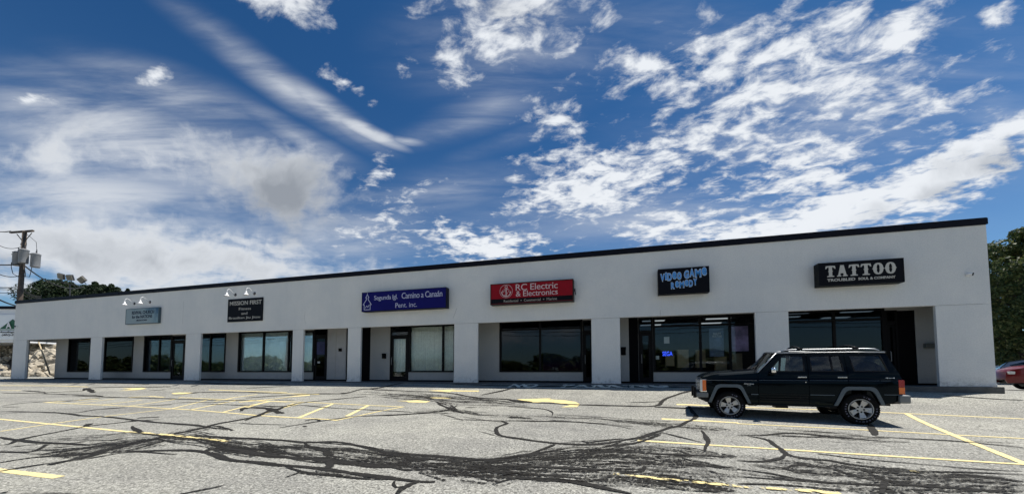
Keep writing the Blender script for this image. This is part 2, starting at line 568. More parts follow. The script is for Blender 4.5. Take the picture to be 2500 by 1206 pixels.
M = {}
M['stucco'] = m_stucco()
M['stucco_shaded'] = m_stucco('shade_darkened_stucco', .56)  # same stucco for the back wall, recess shade put into a darker colour
M['asphalt'] = m_asphalt()
M['tar'] = m_sheet('tar_sealer', (.010, .0095, .0085), (.030, .028, .025), .36, 22, .85)
M['paint'] = m_sheet('yellow_paint', (.68, .56, .26), (.78, .66, .35), .28, 26, .7)
M['paint_worn'] = m_sheet('worn_yellow_paint', (.66, .54, .24), (.78, .66, .33), .49, 7, .7)
M['paint_white'] = m_sheet('cream_paint', (.86, .82, .68), (.92, .88, .74), .22, 20, .7, edge=False)
M['paint_flat'] = m_sheet('yellow_arrow_paint', (.66, .54, .24), (.76, .65, .32), .28, 26, .7, edge=False)
M['concrete'] = mat('dark_concrete', (.10, .10, .095), .9, var=.3, vscale=4, bump=.006)
M['black_trim'] = mat('black_metal', (.0035, .004, .009), .55, spec=.15, var=.2)
M['frame'] = mat('dark_bronze_frame', (.004, .004, .005), .55, spec=.15)
M['soffit'] = mat('soffit', (.05, .05, .05), .9, var=.15)
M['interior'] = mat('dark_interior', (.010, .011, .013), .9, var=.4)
M['inlight'] = mat('ceiling_troffer', (.8, .8, .8), .5, emit=(.9, .95, 1), estr=.28)
M['glass'] = m_glass('storefront_glass', (.42, .48, .52), .75)
M['glass_dark'] = m_glass('dark_tinted_glass', (.06, .07, .09), .45)
M['glass_clear'] = m_glass('clear_glass', (.92, .95, .95), .75)
M['carglass'] = m_glass('car_glass', (.80, .87, .85), 1.0)
M['carglass_dark'] = m_glass('dark_car_glass', (.55, .60, .60), 1.0)
M['curtain'] = mat('white_curtain', (.80, .82, .76), .9, var=.12, vscale=9)
M['vinyl'] = mat('frosted_vinyl', (.78, .84, .82), .7, var=.15, vscale=5)
M['vinyl_dark'] = mat('dull_vinyl', (.14, .21, .24), .7, var=.3, vscale=4)
M['white'] = mat('white_paint', (.8, .8, .8), .5)
M['offwhite'] = mat('off_white', (.50, .50, .50), .6)
M['plank'] = mat('grey_white_panel', (.40, .40, .40), .7, var=.06)
M['darkgrey'] = mat('dark_grey', (.05, .05, .055), .5)
M['brown'] = mat('cardboard_brown', (.26, .20, .12), .85, var=.2)
M['paper'] = mat('paper', (.7, .72, .7), .8)
M['black'] = mat('flat_black', (.0025, .0025, .0035), .8, spec=.1)
M['rock'] = mat('riprap_stone', (.40, .35, .27), .9, var=.45, vscale=1.6, bump=.05, bscale=5)
M['soil'] = mat('brown_soil', (.03, .024, .018), .95, var=.4, vscale=2)
M['wood'] = mat('weathered_pole_wood', (.085, .065, .05), .9, var=.35, vscale=5, bump=.01, bscale=20)
M['plankwood'] = mat('pale_lumber', (.42, .34, .22), .8, var=.2)
M['galv'] = mat('grey_tank_paint', (.22, .225, .23), .5, var=.12)
M['wire'] = mat('black_cable', (.02, .02, .02), .7)
M['grass'] = mat('grass', (.05, .07, .02), .95, var=.4, vscale=3, bump=.05, bscale=12)

# ------------------------------------------------------------------ ground
def ground():
    ys = [-3000, -1200, -500, -200, -100, -60, -40] + list(np.arange(-30, -14, 1.0)) + list(np.arange(-14, .3, .2)) + list(np.arange(1, 12, 1.0)) + [14, 18, 24, 32, 45, 70, 120, 300, 900, 3000]
    xs = [-3000, -900, -300, -120, -80] + list(np.arange(-60, 31, 2.0)) + [13, 36, 45, 60, 90, 150, 400, 1200, 3000]
    xs = sorted(set(float(x) for x in xs))
    v = [(x, y, G(x, y)) for y in ys for x in xs]
    nx = len(xs)
    f = [(j * nx + i, j * nx + i + 1, (j + 1) * nx + i + 1, (j + 1) * nx + i) for j in range(len(ys) - 1) for i in range(nx - 1)]
    mb = MB()
    mb.add(v, f)
    o = mb.build('parking_lot_ground', M['asphalt'], fix=False)
    tag(o, kind='structure')
ground()

def ztx(zoom, pts):
    ox = {'A': 0, 'B': 600, 'C': 1100, 'D': 1800}[zoom]
    return [(ox + x / 3.5714, 900 + y / 3.5714) for x, y in pts]
class Ribbons:
    def __init__(s, lift):
        s.v = []; s.f = []; s.uv = []; s.lift = lift; s.k = 0
    def line(s, pts, width, wear=0.0, jit=.25, wob=0.0, taper=True, straight=False, liftx=0.0, minpx=0.0):
        """pts in photo pixels, mapped to the lot; a ribbon of real width"""
        W = [gp(*p) for p in pts]
        Q = []
        for i in range(len(W) - 1):
            p0 = W[max(i - 1, 0)]; p1 = W[i]; p2 = W[i + 1]; p3 = W[min(i + 2, len(W) - 1)]
            n = max(2, min(60, int((p2 - p1).length / .16)))
            for k in range(n):
                u = k / n
                if straight:
                    q = p1.lerp(p2, u)
                else:
                    q = .5 * ((2 * p1) + (p2 - p0) * u + (2 * p0 - 5 * p1 + 4 * p2 - p3) * u * u + (3 * p1 - p0 - 3 * p2 + p3) * u ** 3)
                Q.append(q)
        Q.append(W[-1])
        if len(Q) < 3:
            return
        sd_ = rnd.random() * 100
        b = len(s.v)
        n = len(Q)
        s.k += 1
        lf = s.lift + (s.k % 9) * .0004 + liftx
        for i, q in enumerate(Q):
            d = (Q[min(i + 1, n - 1)] - Q[max(i - 1, 0)])
            d.z = 0
            if d.length < 1e-6:
                d = Vector((1, 0, 0))
            d.normalize()
            nn = Vector((-d.y, d.x, 0))
            wd_ = max(width, min(.42, minpx / max(1e-3, pxscale(q, nn)))) if minpx else width
            wv = wd_ * .5 * (1 + jit * noise.noise(Vector((sd_, i * .33, 0))) * 2 + jit * 1.3 * noise.noise(Vector((sd_, i * 1.1, 5))))
            if taper == 2:
                wv *= min(1, .35 + 5 * min(i, n - 1 - i) / n)
            elif taper:
                wv *= min(1, .45 + .15 * min(i, n - 1 - i))
            c = q + nn * wob * noise.noise(Vector((sd_, i * .25, 9)))
            for sg in (-1, 1):
                p = c + nn * wv * sg
                s.v.append((p.x, p.y, G(p.x, p.y) + lf))
                s.uv.append((wear, .5 + .5 * sg))
            if i:
                a = b + 2 * (i - 1)
                s.f.append((a, a + 1, a + 3, a + 2))
    def poly(s, pts, wear=0.0, liftx=0.0):
        W = [gp(*p) for p in pts]
        tri = tessellate_polygon([W])
        b = len(s.v)
        bm = bmesh.new()
        vs_ = [bm.verts.new(p) for p in W]
        for t_ in tri:
            try:
                bm.faces.new([vs_[i] for i in t_])
            except ValueError:
                pass
        bmesh.ops.subdivide_edges(bm, edges=bm.edges, cuts=3, use_grid_fill=True)
        bm.verts.ensure_lookup_table()
        bm.verts.index_update()
        for v in bm.verts:
            s.v.append((v.co.x, v.co.y, G(v.co.x, v.co.y) + s.lift + .001 + liftx))
            s.uv.append((wear, .5))
        for f in bm.faces:
            s.f.append(tuple(b + v.index for v in f.verts))
        bm.free()
    def zone(s, pts, half, n, wr=(.02, .07), wear=(.0, .16), ln=(.15, .6), dens=1.9):
        wear = (wear[0] + .02, wear[1] + .05)
        dens *= .62
        """many thin sealer streaks dragged along a centre line (pixels, half thickness in pixels)"""
        P = [Vector((a, b, 0)) for a, b in pts]
        L = [0]
        for i in range(1, len(P)):
            L.append(L[-1] + (P[i] - P[i - 1]).length)
        def pt(u):
            x = u * L[-1]
            for i in range(1, len(P)):
                if x <= L[i] or i == len(P) - 1:
                    return P[i - 1].lerp(P[i], (x - L[i - 1]) / (L[i] - L[i - 1]))
        n = int(min(n, half * 2 * dens))
        for _ in range(n):
            l_ = rnd.uniform(*ln)
            a = rnd.uniform(-.02, 1 - l_ * .8)
            b = min(1, a + l_)
            a = max(0, a)
            o0 = rnd.gauss(0, .5) * half
            o1 = o0 + rnd.gauss(0, .22) * half
            env = lambda u: min(1, .25 + 3.2 * min(u, 1 - u))
            m_ = max(3, int((b - a) * L[-1] / 26))
            pp = []
            ph = rnd.random() * 99
            for k in range(m_ + 1):
                u = a + (b - a) * k / m_
                q = pt(u)
                off = (o0 + (o1 - o0) * k / m_) * env(u) + half * .16 * noise.noise(Vector((ph, k * .6, 0)))
                pp.append((q.x, q.y + off))
            s.line(pp, rnd.uniform(*wr) * rnd.choice((.5, .7, 1.0)), rnd.uniform(*wear), .6, .06, taper=2, minpx=1.15)
    def build(s, name, m):
        me = bpy.data.meshes.new(name)
        me.from_pydata(s.v, [], s.f)
        uv = me.uv_layers.new(name='UVMap')
        li = np.zeros(len(me.loops), dtype=np.int32)
        me.loops.foreach_get('vertex_index', li)
        uv.data.foreach_set('uv', np.array(s.uv, dtype=np.float32)[li].ravel())
        return link(name, me, m)

tar = Ribbons(.009)
HOR = .6
def T(z, pts, w_, **k):
    pp = ztx(z, pts)
    dy = max(abs(pp[i + 1][1] - pp[i][1]) / (abs(pp[i + 1][0] - pp[i][0]) + 1) for i in range(len(pp) - 1))
    tar.line(pp, w_ * .95, k.pop('wear', rnd.uniform(0, .05)), wob=k.pop('wob', .06), minpx=3.0, **k)
def Zn(z, pts, half, n, **k):
    tar.zone(ztx(z, pts), half / 3.5714, n, **k)
A_ = [([(0,375),(200,375),(430,380),(560,390),(720,408),(900,418),(1080,435),(1200,450),(1400,470),(1600,485),(1750,500),(1850,515)], .15),
([(560,392),(700,380),(850,355),(1090,338)], .10), ([(0,325),(200,300),(380,287),(600,280),(860,257),(1150,252)], .09),
([(0,210),(350,215),(420,205),(700,195),(760,170),(1000,160),(1300,160),(1500,155)], .14), ([(740,170),(800,195),(815,208)], .3),
([(350,215),(600,225),(850,235),(895,245)], .14), ([(640,235),(760,240),(895,245),(1100,252),(1500,262),(1750,270),(2100,275),(2300,270)], .16),
([(0,595),(150,625),(400,648),(600,655),(800,665)], .12), ([(0,668),(80,655),(150,625),(300,590),(620,530),(780,500),(1000,475),(1170,455),(1400,440)], .12),
([(0,722),(250,728),(350,700),(400,665)], .14), ([(740,500),(770,480)], .3), ([(0,820),(300,775),(600,755),(800,735),(1000,690),(1150,650),(1350,610),(1500,575),(1750,520),(1900,480),(2150,435),(2270,405),(2350,365),(2500,330)], .17),
([(0,895),(200,862),(440,825)], .12), ([(430,840),(600,800),(800,760),(960,700)], .2), ([(440,820),(620,805),(850,770),(1100,728),(1300,730),(1550,748)], .07),
([(1100,725),(1400,715),(1650,710),(1780,725),(1950,785),(2200,815),(2500,850)], .14), ([(1780,725),(1900,690),(2100,720),(2500,770)], .2), ([(1850,700),(2150,735),(2500,775)], .2),
([(1150,500),(1200,540),(1330,575),(1500,590),(1750,585),(2000,600),(2250,615),(2500,630)], .13), ([(1570,1093),(1750,1055),(1940,1018)], .09),
([(0,1090),(70,1078)], .1), ([(180,1092),(660,1092)], .04), ([(2100,370),(2150,340),(2300,345),(2370,350),(2440,390)], .2), ([(2270,320),(2400,330),(2500,325)], .15),
([(1750,305),(2000,315),(2270,325)], .1), ([(500,625),(900,625),(1100,630)], .05), ([(200,610),(800,580),(1050,570)], .03), ([(2000,475),(2500,490)], .06),
([(0,128),(400,127),(900,123),(1300,135)], .12), ([(200,190),(400,205)], .2), ([(1200,430),(1390,420)], .32), ([(1700,120),(2100,133),(2500,132)], .25), ([(1300,190),(1440,183)], .15), ([(20,335),(170,332)], .2),
([(1500,235),(1700,210),(1900,203),(2500,215)], .12), ([(1500,300),(1750,290),(2000,290)], .15), ([(1250,325),(1500,310)], .15)]
for p_, w_ in A_:
    T('A', p_, w_)
B_ = [([(0,450),(100,410),(230,370),(440,305),(700,275),(900,255),(1050,240)], .16), ([(0,350),(60,335),(170,345),(330,390)], .2), ([(170,345),(300,330),(480,320),(800,345),(1200,365),(1450,380)], .09),
([(0,255),(300,235),(600,220),(850,215),(1000,180),(1100,175),(1250,150),(1400,120)], .17), ([(1000,415),(1250,405),(1500,390),(1700,375),(1800,345),(1840,320)], .12), ([(300,515),(450,490),(700,450),(1000,410)], .10),
([(1100,180),(1400,195),(1750,210),(2000,250),(2300,270),(2500,290)], .12), ([(1650,285),(1750,335),(1830,370),(1900,390)], .14),
([(0,605),(300,625),(520,640),(750,638),(900,655),(1050,690),(1200,725),(1500,750),(1800,775),(2000,795),(2200,795),(2350,765),(2500,740)], .13),
([(0,735),(350,770),(650,800),(900,825),(1150,850),(1300,835),(1450,800),(1600,790)], .2), ([(0,800),(350,850),(650,875),(900,905),(1250,945),(1500,985),(1650,990)], .13),
([(350,860),(500,905),(700,935),(1000,955),(1250,960)], .09), ([(1320,1092),(1400,1040),(1500,985)], .17), ([(690,715),(715,740),(745,755)], .3), ([(700,810),(715,840),(720,870)], .22),
([(2150,1005),(2300,965),(2500,945)], .06), ([(520,645),(600,690),(690,720)], .1), ([(1310,980),(1330,1030),(1440,1000)], .08), ([(500,500),(530,505)], .15), ([(510,455),(600,440),(640,455)], .15),
([(350,950),(480,905)], .06), ([(250,272),(430,275)], .1), ([(0,170),(400,150)], .1), ([(1700,395),(1900,450)], .05), ([(1900,420),(2150,455),(2280,470)], .05), ([(2030,545),(2150,575),(2250,600)], .03), ([(2080,525),(2200,560)], .03)]
for p_, w_ in B_:
    T('B', p_, w_)
C_ = [([(440,460),(490,475),(400,510),(390,545),(430,580),(600,610),(750,635),(1000,655),(1280,660),(1450,635),(1650,595),(1800,550),(1900,520),(2000,495),(2080,455),(2130,420),(2100,370),(2080,325)], .13),
([(270,230),(350,215),(520,175),(620,155)], .2), ([(100,235),(300,260),(500,265),(650,290),(900,305),(1150,315),(1400,320),(1780,325),(1850,280),(1980,220),(2130,185)], .14), ([(0,135),(600,150),(1300,152),(1900,160),(2150,165)], .2),
([(1780,335),(2050,345),(2270,355)], .09), ([(500,270),(560,290),(640,300)], .1), ([(500,330),(750,345),(850,360),(890,385),(895,410)], .05), ([(0,440),(480,455)], .08), ([(480,455),(1000,460),(1400,490),(1600,530)], .05),
([(700,740),(830,695),(900,660)], .15), ([(1150,630),(1230,640),(1490,610)], .1), ([(1150,630),(1200,655)], .1), ([(0,780),(250,795),(420,790),(600,760),(870,720),(1000,700)], .14),
([(600,960),(900,975),(1150,1000),(1400,1050),(1580,1092)], .15), ([(1830,550),(2000,595),(2200,640)], .08), ([(2190,540),(2220,600),(2240,680),(2230,720)], .1), ([(550,290),(900,300)], .1), ([(1570,292),(1750,290),(1850,280)], .06),
([(1700,850),(1660,890),(1500,910)], .1), ([(1800,760),(1830,770)], .25)]
for p_, w_ in C_:
    T('C', p_, w_)
D_ = [([(1200,590),(1500,610),(2000,640),(2500,690)], .10), ([(1500,640),(1300,635)], .08), ([(2000,630),(2500,650)], .06), ([(100,590),(260,620),(340,680),(420,740),(560,775),(800,800),(1000,840),(1300,870),(1500,900)], .12),
([(0,800),(200,810),(380,780),(440,730)], .12), ([(430,870),(490,840),(700,850),(880,880),(1000,930),(1150,970)], .09), ([(1120,890),(1250,950),(1350,990),(1600,1025),(2000,1045),(2400,1090)], .10),
([(1500,900),(2000,900),(2500,925)], .06), ([(0,875),(300,920),(520,960),(900,990)], .12), ([(1150,480),(1180,530),(1195,580)], .2), ([(1800,230),(2100,255),(2500,275)], .12), ([(0,580),(200,580),(500,565),(900,600),(1300,640)], .1),
([(1250,1090),(1300,1000),(1340,970)], .1), ([(340,525),(700,550),(1100,580)], .05)]
for p_, w_ in D_:
    T('D', p_, w_)
Zn('A', [(300,760),(700,720),(1100,660),(1500,610),(1900,620)], 60, 46, wr=(.02, .09))
Zn('A', [(500,790),(800,740),(1100,680),(1400,620)], 34, 26, wr=(.03, .09), wear=(0, .08))
Zn('A', [(1300,600),(1700,600),(1950,650),(2200,700),(2500,730)], 58, 50, wr=(.02, .10))
Zn('A', [(1450,590),(1650,530),(1850,510),(2050,550)], 32, 26)
Zn('A', [(1700,640),(1900,680),(2200,720),(2500,765)], 30, 24, wr=(.03, .1), wear=(0, .1))
Zn('B', [(800,225),(1100,200),(1500,230),(1900,260),(2200,290)], 32, 60, wr=(.03, .12), wear=(.02, .16))
Zn('B', [(1100,235),(1500,250),(1800,300),(2200,310),(2500,330)], 34, 45, wr=(.03, .12), wear=(.02, .16))
Zn('B', [(1450,385),(1800,360),(2000,400),(2500,430)], 30, 36, wr=(.03, .1))
Zn('B', [(1680,300),(1780,330),(1850,370)], 26, 18, wr=(.05, .12))
Zn('B', [(0,660),(400,690),(800,720),(1200,760),(1600,800)], 48, 40, wr=(.02, .08))
Zn('B', [(1300,840),(1600,850),(2000,870),(2500,880)], 105, 150, wr=(.02, .09), wear=(.02, .19), dens=1.5)
Zn('B', [(1500,900),(2000,920),(2500,930)], 45, 60, wr=(.03, .12), wear=(.02, .16), dens=1.2)
Zn('B', [(450,900),(700,930),(1100,955)], 26, 16)
Zn('C', [(50,385),(500,420),(900,430),(1350,455),(1700,480),(2100,500),(2500,530)], 30, 70, wr=(.02, .08))
Zn('C', [(1300,440),(1700,480),(2100,510),(2500,545)], 26, 30, wr=(.03, .09))
Zn('C', [(400,790),(800,740),(1400,700),(1700,690),(2100,730),(2500,780)], 60, 110, wr=(.02, .09), wear=(.02, .2))
Zn('C', [(0,850),(600,880),(1200,890),(1800,900),(2500,950)], 115, 190, wr=(.02, .09), wear=(.03, .2), dens=1.5)
Zn('C', [(0,880),(500,900),(1000,910),(1500,930)], 60, 100, wr=(.03, .12), wear=(.02, .16), dens=1.2)
Zn('C', [(1000,740),(1300,690),(1600,640),(1850,560)], 36, 30)
Zn('C', [(1500,930),(1900,960),(2500,1050)], 60, 50, wr=(.02, .08), wear=(.03, .2))
Zn('D', [(0,560),(500,575),(900,590),(1400,620)], 34, 45, wr=(.02, .08))
Zn('D', [(0,760),(500,800),(1000,860),(1500,920)], 40, 36, wr=(.02, .07), wear=(.04, .2))
Zn('D', [(0,900),(600,960),(1200,1000),(2000,1030),(2500,1060)], 75, 120, wr=(.015, .06), wear=(.03, .2))
Zn('D', [(1200,880),(1700,920),(2200,960),(2500,990)], 40, 40, wr=(.015, .05), wear=(.04, .2))
Zn('D', [(1850,490),(2200,520),(2500,560)], 22, 16, wr=(.01, .04), wear=(.1, .2))
Zn('D', [(600,1050),(1300,1060),(2400,1085)], 30, 40, wr=(.015, .06), wear=(.03, .2))
Zn('A', [(0,700),(500,690),(1000,650),(1500,600)], 60, 30, wr=(.02, .04), ln=(.3, .9), wear=(0, .08))
Zn('A', [(1700,620),(2100,670),(2500,710)], 60, 26, wr=(.02, .05), ln=(.3, .9), wear=(0, .08))
Zn('B', [(0,690),(500,740),(1000,780),(1500,830),(2000,860),(2500,870)], 75, 46, wr=(.02, .05), ln=(.2, .7), wear=(0, .08))
Zn('C', [(0,850),(700,800),(1400,760),(2000,800),(2500,880)], 90, 60, wr=(.02, .05), ln=(.2, .7), wear=(0, .08))
Zn('C', [(1000,950),(1600,970),(2100,1010),(2500,1070)], 60, 34, wr=(.02, .05), ln=(.2, .7), wear=(0, .1))
Zn('D', [(0,820),(700,880),(1400,950),(2500,1010)], 90, 46, wr=(.02, .05), ln=(.2, .7), wear=(0, .1))
for z_, p_, w_ in (('D', [(0,940),(500,975),(1100,1010),(1700,1015)], .07), ('D', [(700,740),(1200,800),(1800,850),(2500,900)], .05), ('D', [(0,1000),(400,1010),(900,1050)], .08), ('D', [(1700,930),(2100,950),(2500,985)], .06), ('D', [(2000,1060),(2500,1075)], .07),
                   ('C', [(1400,720),(1900,745),(2500,770)], .09), ('C', [(1200,800),(1800,830),(2500,860)], .08), ('C', [(400,850),(1000,870),(1600,900)], .10), ('A', [(1100,660),(1300,620),(1500,590)], .1), ('A', [(2500,730),(2200,700),(1950,690)], .12)):
    T(z_, p_, w_)
tag(tar.build('ground_tar_sealer', M['tar']), kind='structure')

pt = Ribbons(.005)
def Y(z, pts, w_=.10, wear=0.0, jit=.05, straight=True, taper=False):
    pt.line(ztx(z, pts), w_, wear, jit, 0.0, taper, straight, minpx=3.4)
Y('A', [(-150,424),(1990,636)], .10)
Y('A', [(0,546),(380,489),(930,413),(1480,351)], .09)
Y('A', [(1480,351),(1830,266)], .09)
Y('A', [(385,293),(1100,325),(1700,360),(2270,408),(2500,424)], .10)
Y('B', [(0,400),(400,425),(740,443)], .10)
Y('A', [(1560,250),(2050,272),(2500,290)], .10)
Y('B', [(0,275),(560,293),(1060,318),(1380,333)], .10)
Y('B', [(1370,333),(1180,368),(960,415),(790,450),(700,440)], .09)
for p_ in ([(400,293),(860,262)], [(650,300),(1000,263)], [(880,315),(1240,272)], [(1120,325),(1400,285),(1570,258)], [(1650,360),(1900,308),(2080,272)], [(1940,380),(2150,325),(2350,283)], [(2260,408),(2400,358),(2560,302)]):
    Y('A', p_, .10)
for p_ in ([(0,340),(110,308),(210,285)], [(100,408),(290,350),(480,298)], [(460,427),(610,365),(760,305)], [(880,413),(975,365),(1070,318)], [(-270,283),(-100,250),(100,222)]):
    Y('B', p_, .13)
Y('B', [(-60,290),(200,268),(420,240),(560,228)], .09)
Y('A', [(0,188),(180,190)], .10, .03)
Y('A', [(0,146),(500,148),(770,158)], .10, .05)
Y('A', [(1820,183),(2500,207)], .10)
Y('B', [(0,206),(640,224)], .10)
Y('A', [(1110,250),(1300,240),(1430,248)], .14, .02)
Y('A', [(-60,877),(515,946)], .13)
Y('C', [(1970,310),(2280,322)], .09)
Y('D', [(-250,322),(140,338),(800,360),(1230,378),(2560,440)], .09)
Y('C', [(1840,437),(2510,472)], .09)
Y('D', [(0,478),(980,526),(1850,575),(2560,611)], .09)
Y('C', [(1630,625),(2500,680)], .10)
Y('D', [(0,680),(1100,748),(2560,838)], .10)
Y('D', [(1470,388),(1900,585),(2060,650),(2540,842)], .13)
tag(pt.build('ground_parking_lines', M['paint']), kind='structure')
pw = Ribbons(.013)
pw.line(ztx('C', [(1420,920),(1700,950),(2500,1028)]), .11, .0, .3, 0, False, True)
pw.line(ztx('D', [(0,1030),(500,1062),(900,1092)]), .11, .0, .3, 0, False, True)
pw.line(ztx('A', [(1250,558),(1600,594),(1990,634)]), .12, .0, .3, 0, False, True, minpx=3)
tag(pw.build('ground_worn_parking_line', M['paint_worn']), kind='structure')
ar = Ribbons(.006)
ar.poly(ztx('C', [(575,265),(880,257),(850,265),(1000,275),(1090,288),(1130,310),(1100,335),(960,335),(1040,318),(980,305),(860,290),(800,288),(720,298)]))
ar.poly(ztx('B', [(1590,190),(1830,180),(1800,188),(2035,190),(2030,199),(1790,197),(1780,204)]))
ar.poly(ztx('B', [(1560,250),(1680,249),(1820,256),(1800,262),(1640,257)]))
ar.poly(ztx('B', [(1310,280),(1420,278),(1500,274),(1610,284),(1570,296),(1420,293),(1400,284)]))
ar.poly(ztx('A', [(1030,193),(1150,180),(1060,172),(1240,165),(1280,174),(1200,184)]))
ar.poly(ztx('A', [(1495,213),(1560,207),(1690,208),(1640,220),(1510,221)]))
ar.poly(ztx('D', [(1490,886),(1540,888),(1605,908),(1560,911),(1520,897)]))
tag(ar.build('ground_painted_arrows', M['paint_flat']), kind='structure')

# ------------------------------------------------------------------ lettering
def text_mesh(txt, serif=False, bold=0.0, shear=0.0, space=1.0):
    cu = bpy.data.curves.new('t', 'FONT')
    cu.body = txt
    cu.size = 1
    cu.offset = bold
    cu.shear = shear
    cu.space_character = space
    cu.resolution_u = 3
    cu.align_x = 'LEFT'
    o = bpy.data.objects.new('t', cu)
    C.objects.link(o)
    dg = bpy.context.evaluated_depsgraph_get()
    me = bpy.data.meshes.new_from_object(o.evaluated_get(dg))
    C.objects.unlink(o)
    bpy.data.objects.remove(o)
    vs_ = [tuple(v.co) for v in me.vertices]
    fs = [tuple(p.vertices) for p in me.polygons]
    if serif:
        cnt = {}
        for f in fs:
            for i in range(len(f)):
                a, b = f[i], f[(i + 1) % len(f)]
                k = (round(min(vs_[a][0], vs_[b][0]), 4), round(max(vs_[a][0], vs_[b][0]), 4), round(vs_[a][1], 3), round(vs_[b][1], 3)) if True else 0
                cnt.setdefault(tuple(sorted((a, b))), []).append((a, b))
        add = []
        for e, l_ in cnt.items():
            if len(l_) == 1:
                (x0, y0, _), (x1, y1, _) = vs_[e[0]], vs_[e[1]]
                wd = abs(x1 - x0)
                if abs(y1 - y0) < .004 and .045 < wd < .17:
                    for lv in (0.0, .5, .52, .69, .70, .73, .72):
                        if abs(y0 - lv) < .035:
                            add.append((min(x0, x1) - .032, max(x0, x1) + .032, y0, y0 + (.028 if y0 < .3 else -.028)))
                            break
        for (a, b, y0, y1) in add:
            k = len(vs_)
            vs_ += [(a, y0, 0), (b, y0, 0), (b, y1, 0), (a, y1, 0)]
            fs.append((k, k + 1, k + 2, k + 3))
    return vs_, fs
def letters(parent, txt, x0, x1, z0, z1, yf, m, name='lettering', serif=False, bold=0.0, shear=0.0, depth=.006, slope=0.0, space=1.0, wob=None):
    """fit text into the world rectangle x0..x1, z0..z1 on the plane y = yf (facing -Y)"""
    vs_, fs = text_mesh(txt, serif, bold, shear, space)
    xs = [v[0] for v in vs_]
    ys = [v[1] for v in vs_]
    ax, bx, ay, by = min(xs), max(xs), min(ys), max(ys)
    sx = (x1 - x0) / (bx - ax)
    sz = (z1 - z0) / (by - ay)
    mb = MB()
    def mp(v, dy):
        x = x0 + (v[0] - ax) * sx
        z = z0 + (v[1] - ay) * sz + slope * (x - x0)
        if wob:
            z += wob * math.sin((x - x0) * 9)
        return (x, yf - dy, z)
    mb.add([mp(v, depth) for v in vs_], fs)
    cnt = {}
    for f in fs:
        for i in range(len(f)):
            a, b = f[i], f[(i + 1) % len(f)]
            cnt.setdefault(tuple(sorted((a, b))), []).append((a, b))
    side_v = [mp(v, depth) for v in vs_] + [mp(v, .0005) for v in vs_]
    n = len(vs_)
    mb.add(side_v, [(a, b, b + n, a + n) for e in cnt.values() if len(e) == 1 for a, b in e])
    return mb.build(name, m, parent, fix=False)

# NO PARKING painted on the asphalt in front of the kerb
def ground_text(txt, pxa, pxb, pya, h_, m):
    vs_, fs = text_mesh(txt, bold=.045)
    xs = [v[0] for v in vs_]; ys = [v[1] for v in vs_]
    a = gp(pxa, pya); b = gp(pxb, pya + .6)
    mb = MB()
    out = []
    for v in vs_:
        u = (v[0] - min(xs)) / (max(xs) - min(xs))
        q = (v[1] - min(ys)) / (max(ys) - min(ys))
        x = a.x + (b.x - a.x) * u
        y = a.y + (b.y - a.y) * u + (q - .5) * h_
        out.append((x, y, G(x, y) + .014))
    mb.add(out, fs)
    return mb
g1 = ground_text('NO', 1246, 1314, 940.6, 1.0, None)
g2 = ground_text('PARKING', 1372, 1630, 941.2, 1.0, None)
g1.add(g2.v, g2.f)
tag(g1.build('ground_no_parking_marking', M['paint_white'], fix=False), kind='structure')

# ------------------------------------------------------------------ the strip mall
XL, XR = -41.05, 11.52
ZO, ZT = 2.68, 5.28
BY = 1.3
mall = empty('strip_mall', (XL / 2 + XR / 2, 0, 0))
tag(mall, 'long white stucco single-storey strip mall with black roof edge and square pillars', 'building')
def mp_(mb, name, m, parent=None, **k):
    """part of the mall, in world coordinates"""
    o = mb.build(name, m, None, **k)
    o.parent = parent or mall
    o.matrix_parent_inverse = (parent or mall).matrix_world.inverted() if False else Matrix.Translation(-Vector(mall.location)) if parent is None else Matrix.Identity(4)
    return o
# fascia: an uneven hand-trowelled front above the openings
pil = [(XL, -39.51), (-32.75, -31.65), (-24.32, -23.16), (-16.58, -15.89), (-13.14, -12.38), (-7.35, -6.19), (-1.17, -.03), (4.80, 5.87), (10.09, XR)]
fa = MB()
ZTL, ZTR = 5.30, 5.28
fa.box(XL, XR, 0, .12, ZO, ZT)
fa.box(XR - .12, XR, .12, 14, ZO, ZT)
fa.box(XL, XL + .12, .12, 14, ZO, ZT)
mp_(fa, 'fascia', M['stucco'], bevel=.012)
for i, (a, b) in enumerate(pil):
    p = MB()
    p.box(a, b, .003, .117, .02, ZO - .003)
    if i in (0, 8):
        c = a if i == 0 else b
        p.box(min(c, c + (.114 if i == 0 else -.114)) + .003, max(c, c + (.114 if i == 0 else -.114)) - .003, .117, .75, .02, ZO - .003)
    # rough plaster foot
    k = .012
    p.box(a - k, b + k, -.012, .10, 0, rnd.uniform(.05, .10))
    mp_(p, 'pillar', M['stucco'], bevel=.01)
# roof edge trim
tr = MB()
tr.box(XL - .04, XR + .02, -.05, .20, ZT + .002, ZT + .20)
tr.box(XL - .03, XR + .01, -.03, .18, ZT + .2, ZT + .225)
tr.box(XR - .14, XR + .02, .2, 14, ZT + .002, ZT + .20)
tr.box(XL - .04, XL + .12, .2, 14, ZT + .002, ZT + .20)
for k in range(17):
    xs_ = XL + 1.6 + k * 3.05
    tr.box(xs_, xs_ + .05, -.062, -.0505, ZT - .004, ZT + .212)
mp_(tr, 'roof_trim', M['black_trim'])
rf = MB()
rf.box(XL + .12, XR - .14, .2, 14, ZT - .2, ZT - .05)
mp_(rf, 'roof', M['darkgrey'])
sf = MB()
sf.box(XL + .12, XR - .12, .12, BY + .15, 2.96, 3.1)
mp_(sf, 'soffit', M['soffit'])

